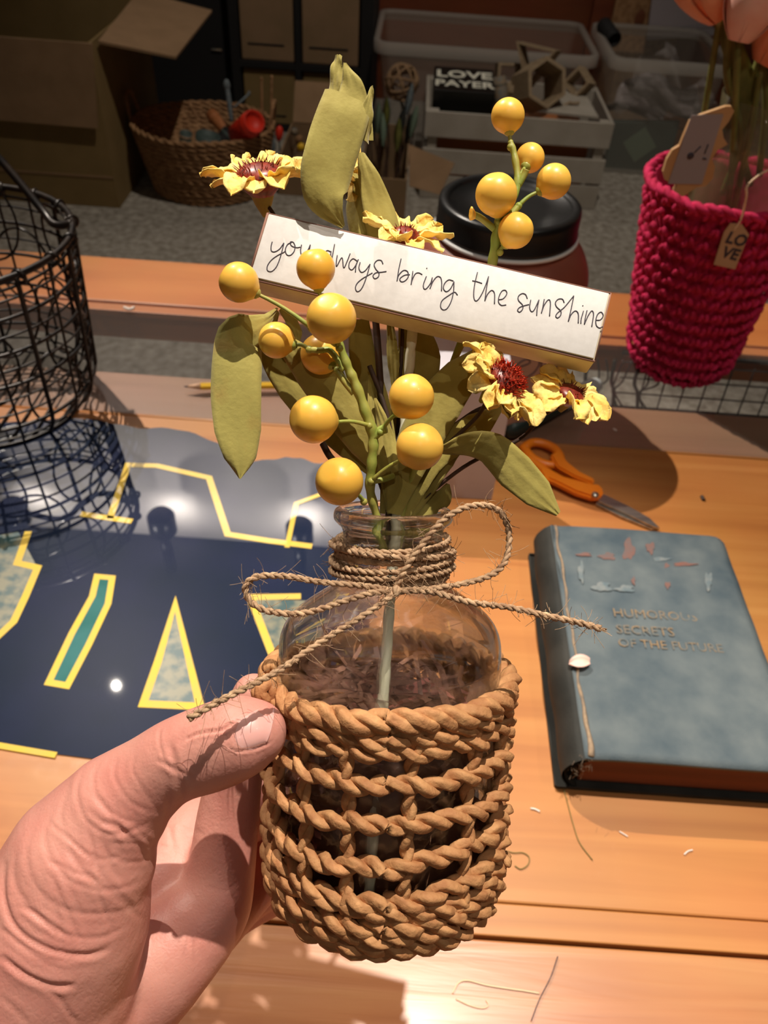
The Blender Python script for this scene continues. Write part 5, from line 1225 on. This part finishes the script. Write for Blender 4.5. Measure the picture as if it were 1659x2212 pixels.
stick('silver_brush', [PY(500, 262, 2.16), PY(495, 220, 2.17), PY(490, 185, 2.18)], 0.007, M['scuff'], 'silvery bristled brush standing up in the basket', 'brush')
stick('wooden_stick', [PY(430, 262, 2.16), PY(421, 245, 2.17), PY(412, 230, 2.17)], 0.005, M['seagrass'], 'short wooden stick left of the orange spool', 'stick')
stick('wooden_stick', [PY(566, 300, 2.10), PY(566, 240, 2.11), PY(565, 172, 2.12)], 0.003, M['seagrass'], 'thin upright reed at the basket edge, left of a pair', 'stick')
stick('wooden_stick', [PY(586, 300, 2.14), PY(586, 240, 2.15), PY(587, 168, 2.16)], 0.003, M['seagrass'], 'thin upright reed at the basket edge, right of a pair', 'stick')
stick('wooden_stick', [PY(505, 232, 2.2), PY(525, 215, 2.22), PY(538, 202, 2.24)], 0.003, M['scuff'], 'thin tilted twig behind the silvery brush', 'stick')

# small cardboard tray of dried trimmings
t = thing('cardboard_tray', (-0.30, 2.22, FL), 'small cardboard tray of dried trimmings beside the woven basket', 'box')
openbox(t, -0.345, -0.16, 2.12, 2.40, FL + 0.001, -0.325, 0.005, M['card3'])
quad([(-0.34, 2.40, -0.325), (-0.165, 2.40, -0.325), (-0.165, 2.47, -0.235), (-0.34, 2.47, -0.235)], (0, -.7, .7), 0.005, 'raised_flap', M['card'], t)
q = random.Random(6)
for i in range(10):
    c_ = np.array([-0.325 + 0.145 * i / 9, q.uniform(2.14, 2.36), q.uniform(-0.345, -0.315)]); m_ = [M['fadegold'], M['seagrass'], M['penyellow'], M['green'], M['terracotta']][i % 5]
    b_ = thing('dried_pod', c_, '%s dried pod in the small cardboard tray, %s from the left' % (['olive gold', 'brown', 'yellow', 'dark green', 'rust coloured'][i % 5], ORD[i]), 'dried pod', 'dried pods in the cardboard tray')
    ax = unit([q.uniform(-1, 1), q.uniform(-1, 1), q.uniform(0.1, 1)]); e_ = unit(np.cross(ax, (.3, .4, .6)))
    MB().lathe([(0.0005, -0.014), (0.006, -0.01), (0.011, 0), (0.009, 0.008), (0.004, 0.012), (0.0005, 0.013)], c_, ax, e_, 9).build('pod', m_, b_)
    MB().tube([c_ - ax * 0.012, c_ - ax * 0.04 + Zup * 0.004], 0.0018, 5).build('stalk', M['fadegold'], b_)
c_ = PY(603, 288, 2.17); b_ = thing('red_bud', c_, 'small red artificial bud in the tray', 'flower'); MB().lathe([(0.0005, -0.022), (0.008, -0.014), (0.011, 0.0), (0.008, 0.014), (0.001, 0.02)], c_, (0.1, 0, 1), (1, 0, 0), 12).build('bud', M['red'], b_); MB().tube([c_ - Zup * 0.02, c_ - Zup * 0.05], 0.002, 5).build('stalk', M['green'], b_)
c_ = PY(582, 310, 2.15); b_ = thing('shell_piece', c_, 'pale shell-like ornament at the tray corner', 'ornament'); MB().obox(c_, (1, .3, .1), (-.2, 1, .3), (0, 0, 1), 0.016, 0.012, 0.014, bev=0.005).build('shell', M['scuff'], b_); MB().sphere(c_ + np.array([0.004, -0.012, 0.002]), 0.004, 8, 6).build('hole', M['ink'], b_)

# open box of dried flowers
t = thing('flower_box', (0.0, 2.1, FL), 'open cardboard box of dried stems with its flap folded out', 'box')
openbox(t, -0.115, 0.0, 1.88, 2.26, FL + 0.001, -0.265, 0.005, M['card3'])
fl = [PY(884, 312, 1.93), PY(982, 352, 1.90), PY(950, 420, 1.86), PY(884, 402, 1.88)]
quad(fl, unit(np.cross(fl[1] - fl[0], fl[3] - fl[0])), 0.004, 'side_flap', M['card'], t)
q = random.Random(15)
for i in range(12):
    b0 = np.array([-0.105 + 0.09 * i / 11, q.uniform(1.92, 2.2), -0.40]); tip = b0 + np.array([q.uniform(-0.02, 0.02) + (i - 5.5) * 0.005, q.uniform(-.03, .08), q.uniform(0.17, 0.24)])
    s_ = thing('dried_flower', b0, 'dried flower with a %s leaf in the open cardboard box, %s from the left' % (['pale grey', 'olive', 'sage', 'dark'][i % 4], ORD[i]), 'dried flower', 'dried flowers in the open box')
    MB().tube(spline([b0, (b0 + tip) / 2 + np.array([0.01, 0, 0]), tip], 6), 0.0022, 6).build('stalk', M['twig'], s_)
    d_ = unit(tip - b0); w_ = unit(np.cross(d_, (0.2, 1, 0))); rows = []
    for v in np.linspace(0, 1, 7):
        c_ = tip - d_ * 0.05 + d_ * 0.075 * v; ww = 0.010 * math.sin(math.pi * (0.1 + 0.85 * v)); rows.append([c_ - w_ * ww, c_ + np.array([0, -0.004, 0]), c_ + w_ * ww, c_ + np.array([0, 0.002, 0])])
    MB().grid(rows, closed=True).build('leaf', [M['scuff'], M['tulstem'], M['palegreen'], M['spinecloth']][i % 4], s_)
t = thing('rattan_ball', PY(868, 178, 2.36), 'rattan lattice ornament behind the dried stems', 'ornament')
c_ = PY(868, 178, 2.36); c_ = np.array(c_); q = random.Random(2)
for k in range(9):
    ax = unit([q.uniform(-1, 1) for _ in range(3)]); e_ = unit(np.cross(ax, (.3, .2, .9))); g_ = np.cross(ax, e_)
    MB().tube([c_ + (e_ * math.cos(a_) + g_ * math.sin(a_)) * 0.045 for a_ in np.linspace(0, 2 * math.pi, 24, endpoint=False)], 0.0035, 6, closed=True).build('rattan_hoop', M['card'], t)
MB().tube(spline([c_ - Zup * 0.04, c_ + np.array([0.02, -0.02, -0.12]), (c_[0] + 0.01, c_[1] - 0.03, FL + 0.003)], 6), 0.004, 6).build('stalk', M['fadegold'], t)

# white slatted crate
cx0, cx1, cy0, cy1 = 0.035, 0.520, 2.165, 2.48
t = thing('slatted_crate', ((cx0 + cx1) / 2, 2.3, FL), 'white painted slatted wooden crate on the floor', 'crate')
zt = -0.197; hs = 0.062; gp = 0.030
for k in range(3):
    z1 = zt - k * (hs + gp) if k < 2 else zt - 2 * (hs + 0.006) - gp; z0 = z1 - hs
    z1 = [zt, zt - 0.092, zt - 0.160][k]; z0 = z1 - hs
    tw2 = k
    bevbox((cx0, cy0, z0), (cx1, cy0 + 0.009, z1), 0.0012, 'slat', M['cratewhite'], t); bevbox((cx0, cy1 - 0.009, z0), (cx1, cy1, z1), 0.0012, 'slat', M['cratewhite'], t)
    bevbox((cx0, cy0 + 0.0095, z0), (cx0 + 0.009, cy1 - 0.0095, z1), 0.0012, 'slat', M['cratewhite'], t); bevbox((cx1 - 0.009, cy0 + 0.0095, z0), (cx1, cy1 - 0.0095, z1), 0.0012, 'slat', M['cratewhite'], t)
for sx in (cx0 + 0.010, cx1 - 0.035):
    for sy in (cy0 + 0.0095, cy1 - 0.0345): bevbox((sx, sy, FL + 0.001), (sx + 0.025, sy + 0.025, zt - 0.001), 0.001, 'corner_post', M['cratewhite'], t)
bevbox((cx0 + 0.01, cy0 + 0.01, FL + 0.004), (cx1 - 0.01, cy1 - 0.01, FL + 0.014), 0.001, 'bottom_board', M['cratewhite'], t)
# things filling the crate
b_ = thing('packed_carton', (0.25, 2.3, -0.38), 'terracotta carton packed low in the crate', 'box')
bevbox((0.065, 2.205, FL + 0.016), (0.475, 2.44, -0.262), 0.002, 'carton', M['terracotta'], b_); bevbox((0.065, 2.31, -0.2615), (0.475, 2.33, -0.2605), 0.0003, 'tape', M['tag'], b_)
# black sign LOVE PAYER
sg2 = thing('black_sign', PY(1000, 190, 2.24), 'thick black block sign with cream capital lettering in the crate', 'sign')
A0 = PY(930, 150, 2.42); fa = PY(938, 182, 2.22); fb = PY(1072, 190, 2.22); fc = PY(1070, 236, 2.22); 
w_ = fb[0] - fa[0]; xm = (fa[0] + fb[0]) / 2; zt2 = fa[2] 
MB().obox((xm, 2.30, zt2 - 0.035), (1, 0, 0), (0, 1, 0.10), (0, -0.1, 1), w_ / 2, 0.078, 0.031, bev=0.002).build('block', M['signblack'], sg2, False)
up2 = unit([0, 1, 0.10]); nrm2 = unit([0, -0.1, 1]); top_c = np.array([xm, 2.30, zt2 - 0.035]) + nrm2 * 0.0314
text_mesh('LOVE', 0.062, top_c + up2 * 0.008, (1, 0, 0), up2, M['signcream'], sg2, 0.0004, bold=0.002)
text_mesh('PAYER', 0.054, top_c - up2 * 0.050, (1, 0, 0), up2, M['signcream'], sg2, 0.0004, bold=0.0015)
# pale board under the sign and white board at the crate right
b_ = thing('pale_board', (0.16, 2.2, -0.25), 'pale flat board lying under the black sign', 'board'); bevbox((0.075, 2.195, -0.259), (0.215, 2.40, -0.250), 0.001, 'board', M['cratewhite'], b_); bevbox((0.08, 2.2, -0.2495), (0.21, 2.395, -0.2490), 0.0002, 'paper_face', M['signcream'], b_)
b_ = thing('white_board', (0.43, 2.3, -0.2), 'white board with a leafy print leaning in the right of the crate', 'board')
P = [PY(1180, 245, 2.19), PY(1292, 258, 2.19), PY(1262, 205, 2.36), PY(1215, 200, 2.36)]
MB().prism(P, unit(np.cross(P[1] - P[0], P[3] - P[0])), 0.006).build('board', M['cratewhite'], b_, False)
for k, (u0, v0) in enumerate([((1205, 232), (1235, 220)), ((1222, 226), (1232, 238)), ((1232, 224), (1252, 222))]):
    MB().tube([PY(*u0, 2.25) , PY(*v0, 2.25)], 0.0035, 6).build('printed_twig', M['hexwood'], b_)
# hexagon wooden frames
def hexframe(cpx, cpy, yw, R_, dep, rot, yaw, label, pitch=0.0, sides=6, th=0.010):
    c_ = PY(cpx, cpy, yw); t = thing('wooden_hexagon' if sides == 6 else 'wooden_ornament', c_, label, 'ornament')
    fw = unit([math.sin(yaw), -math.cos(yaw), pitch]); rt = unit(np.cross(fw, Zup)) * -1; uu = np.cross(rt, fw); uu = uu if uu[2] > 0 else -uu
    for k in range(sides):
        a0 = rot + 2 * math.pi * k / sides; a1 = rot + 2 * math.pi * (k + 1) / sides
        p0 = c_ + (rt * math.cos(a0) + uu * math.sin(a0)) * R_; p1 = c_ + (rt * math.cos(a1) + uu * math.sin(a1)) * R_
        i0 = c_ + (rt * math.cos(a0) + uu * math.sin(a0)) * (R_ - th); i1 = c_ + (rt * math.cos(a1) + uu * math.sin(a1)) * (R_ - th)
        MB().prism([p0 - fw * dep, p1 - fw * dep, i1 - fw * dep, i0 - fw * dep], fw, dep * 1).build('frame_side', M['hexwood'], t, False)
hexframe(1182, 178, 2.22, 0.060, 0.10, math.pi / 6, 0.35, 'wooden hexagon frame lying forward on top of the crate, largest', 0.45)
hexframe(1150, 130, 2.32, 0.066, 0.05, 0.5, -0.5, 'open wooden triangular frame standing behind the hexagon', 0.2, 3)
hexframe(1245, 178, 2.34, 0.040, 0.04, 0.2, -0.7, 'small orange-brown wooden frame at the right behind the hexagon', 0.3, 4)
hexframe(1100, 165, 2.36, 0.045, 0.05, math.pi / 4, 0.1, 'square wooden frame between the black sign and the hexagon', 0.3, 4)
can('amber_vase', PY(1085, 235, 2.28), PY(1078, 165, 2.30), 0.018, M['fadegold'], 'amber brown cylinder standing right of the black sign', 'vase')
can('brown_block', PY(1118, 240, 2.30), PY(1115, 178, 2.30), 0.026, M['hexwood'], 'grey brown round block behind the yellow berries in the crate', 'block')

# clear plastic totes
def tote(x0, x1, y0, y1, z1, label, slant=0.03):
    t = thing('plastic_tote', ((x0 + x1) / 2, (y0 + y1) / 2, FL), label, 'storage bin'); z0 = FL + 0.002; th = 0.004; s_ = slant
    ob = [(x0 + s_, y0 + s_), (x1 - s_, y0 + s_), (x1 - s_, y1 - s_), (x0 + s_, y1 - s_)]; ot = [(x0, y0), (x1, y0), (x1, y1), (x0, y1)]
    def ringp(P, z, r_=0.03, ins=0.0):
        xa, ya = P[0]; xb, yb = P[2]; out = []
        for cx, cy, a0 in ((xa + r_, ya + r_, 180), (xb - r_, ya + r_, 270), (xb - r_, yb - r_, 0), (xa + r_, yb - r_, 90)):
            for k in range(7): a_ = math.radians(a0 + 15 * k); out.append((cx + (r_ - ins) * math.cos(a_), cy + (r_ - ins) * math.sin(a_), z))
        return out
    MB().grid([ringp(ob, z0), ringp(ot, z1 - 0.01)], closed=True).build('tote_wall', M['plastic'], t)
    MB().prism([np.array(p) for p in ringp(ob, z0)][::-1], (0, 0, 1), 0.003).build('tote_floor', M['plastic'], t, False)
    R0 = ringp(ot, z1); e_ = [(x0 - 0.016, y0 - 0.016), (0, 0), (x1 + 0.016, y1 + 0.016), (0, 0)]
    Ro = ringp(e_, z1, 0.042); Rd = ringp(e_, z1 - 0.030, 0.042)
    MB().grid([ringp(ot, z1 - 0.01), R0, Ro, Rd], closed=True).build('tote_rim', M['plasticrim'], t)
    return t
tote(-0.105, 0.500, 2.50, 2.88, -0.125, 'large clear plastic storage bin behind the white crate')
tote(0.545, 0.86, 2.42, 2.80, -0.105, 'clear plastic storage bin of bags at the right, beside the crate')
M['lilac'] = mat('lilac grey film', (0.24, 0.20, 0.20), 0.4, (0.34, 0.29, 0.28), 30)
def baglet(cpx, cpy, yw, sx, sz, seed, m, label):
    q = random.Random(seed); c_ = PY(cpx, cpy, yw); rows = []
    for i in range(12):
        v = i / 11 * 2 - 1; rows.append([c_ + np.array([sx * u * (1 - 0.3 * v) + q.uniform(-.006, .006), 0.03 * math.sin(u * 4 + v * 5 + seed) + q.uniform(-.006, .006), sz * v + 0.02 * math.sin(u * 3 + seed)]) for u in np.linspace(-1, 1, 12)])
    tag(MB().grid(rows).build('clear_bag', m), label, 'bag')
baglet(1415, 170, 2.50, 0.075, 0.070, 1, M['bag'], 'peaked crumpled clear bag sticking up from the right storage bin')
baglet(1450, 205, 2.48, 0.11, 0.035, 4, M['bag'], 'flat crumpled clear bag draped across the right storage bin')
baglet(1420, 215, 2.60, 0.13, 0.06, 3, M['lilac'], 'greyish wrapped bag deeper in the right storage bin')
b_ = thing('green_packet', PY(1385, 310, 2.47), 'dark green packet with a pale diamond label in the right storage bin', 'packet')
cg = PY(1385, 318, 2.475); cg[1] = 2.49
MB().obox(cg, (1, 0, 0.05), (0, 1, 0), (-0.05, 0, 1), 0.098, 0.010, 0.070, bev=0.004).build('packet', M['green'], b_, False)
MB().obox(cg + np.array([-0.005, -0.011, 0.005]), (1, 0, 0.9), (0, 1, 0), (-0.9, 0, 1), 0.036, 0.0008, 0.036).build('diamond_label', M['palegreen'], b_, False)
b_ = thing('orange_card', PY(1450, 290, 2.52), 'orange cardboard piece right of the green packet', 'card'); cg = PY(1455, 288, 2.52)
MB().obox(cg, (1, 0, -0.3), (0, 1, 0), (0.3, 0, 1), 0.05, 0.004, 0.045, bev=0.001).build('card_piece', M['terracotta'], b_, False); MB().obox(cg + np.array([0, -0.0045, 0.02]), (1, 0, -0.3), (0, 1, 0), (0.3, 0, 1), 0.048, 0.0004, 0.002).build('fold_line', M['darkwood'], b_, False)
# wooden board and grey paper over the tote, black bag end
b_ = thing('grain_board', PY(1360, 60, 2.86), 'wood grain panel standing behind the right storage bin', 'board')
P0 = PY(1310, 95, 2.89); P1 = PY(1415, 100, 2.89)
bevbox((P0[0], 2.885, FL + 0.001), (P1[0] + 0.06, 2.905, 0.12), 0.002, 'panel', M['seagrass'], b_)
kc = PY(1382, 40, 2.883); MB().lathe([(0.001, 0.001), (0.012, 0.0012), (0.016, 0.0)], kc, (0, -1, 0), (1, 0, 0), 18, sy=1.6).build('knot', M['darkwood'], b_)
b_ = thing('grey_paper_sheet', PY(1480, 40, 2.84), 'grey lilac paper sheet propped against the wood grain panel', 'paper')
P = [PY(1396, 87, 2.84), PY(1549, 76, 2.84), PY(1500, -30, 2.87), PY(1412, -30, 2.87)]
MB().prism(P, unit(np.cross(P[1] - P[0], P[3] - P[0])) , 0.002).build('sheet', M['greypaper'], b_, False); MB().tube([P[0] + np.array([0, -0.004, 0.03]), P[1] + np.array([-.01, -0.004, 0.03])], 0.0008, 5).build('fold_line', M['scuff'], b_)
sl2 = thing('sheet_stand', (0.80, 2.93, FL), 'dark wooden ledge board standing behind the bins', 'board'); bevbox((0.55, 2.93, FL + 0.001), (1.15, 2.96, -0.02), 0.002, 'board', M['wallwood'], sl2); bevbox((0.55, 2.925, -0.03), (1.15, 2.93, -0.02), 0.001, 'lip', M['darkwood'], sl2)
can('black_bag_roll', PY(1298, 78, 2.70) + Zup * 0.03, PY(1322, 112, 2.62) + Zup * 0.03, 0.022, M['black'], 'black rounded roll between the two storage bins', 'roll')

# black cube rack with cardboard boxes
xa = PY(505, 0, 2.6)[0]; xb = PY(808, 0, 2.6)[0]
t = thing('cube_rack', ((xa + xb) / 2, 2.75, FL), 'black cube shelf holding brown cardboard boxes', 'shelf')
xm_ = PY(642, 60, 2.6)[0]; zs_ = PY(640, 145, 2.6)[2]
MB().box((xa - 0.02, 2.96, FL + 0.001), (xb, 2.98, 0.16)).build('back_panel', M['black'], t, False)
for x0, x1 in ((xa - 0.02, xa + 0.005), (xm_ - 0.008, xm_ + 0.008), (xb - 0.035, xb)): MB().box((x0, 2.60, FL + 0.001), (x1, 2.96, 0.16)).build('upright_panel', M['black'], t, False)
for z0 in (FL + 0.001, zs_ - 0.009, zs_ + 0.215): 
    for x0, x1 in ((xa + 0.005, xm_ - 0.008), (xm_ + 0.008, xb - 0.035)): MB().box((x0, 2.60, z0), (x1, 2.96, z0 + 0.016)).build('shelf_board', M['black'], t, False)
k = 0
for x0, x1, cn in ((xa + 0.010, xm_ - 0.012, 'left'), (xm_ + 0.012, xb - 0.042, 'right')):
    for z0, z1, rn in ((FL + 0.018, zs_ - 0.014, 'bottom'), (zs_ + 0.008, zs_ + 0.200, 'top')):
        b_ = thing('shelf_carton', ((x0 + x1) / 2, 2.65, z0), 'brown cardboard box in the %s %s cube of the black shelf' % (rn, cn), 'box')
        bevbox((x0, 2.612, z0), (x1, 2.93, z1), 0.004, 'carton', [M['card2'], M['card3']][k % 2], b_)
        bevbox((x0 + 0.02, 2.6105, (z0 + z1) / 2 - 0.055), (x1 - 0.03, 2.6120, (z0 + z1) / 2 - 0.050), 0.0004, 'carton_slot', M['black'], b_); k += 1
# black block with front panels, put in for the shadow on the wall
t = thing('shade_block', (-0.85, 2.8, FL), 'black block standing in for the wall shadow behind the woven basket', 'shade block')
bevbox((-1.35, 2.66, FL + 0.001), (xa - 0.024, 2.98, 0.10), 0.003, 'shade_body', M['black'], t); bevbox((-1.33, 2.652, FL + 0.01), (-0.99, 2.659, 0.09), 0.002, 'door', M['black'], t); bevbox((-0.985, 2.652, FL + 0.01), (xa - 0.03, 2.659, 0.09), 0.002, 'door', M['black'], t)
dr_ = [o for o in COL.objects if o.name.startswith('door')][-1]; hc = PY(468, 108, 2.648); MB().tube([hc - np.array([0.015, 0, 0]), hc + np.array([0.015, 0, 0])], 0.003, 8).build('door_handle', M['fadegold'], dr_)
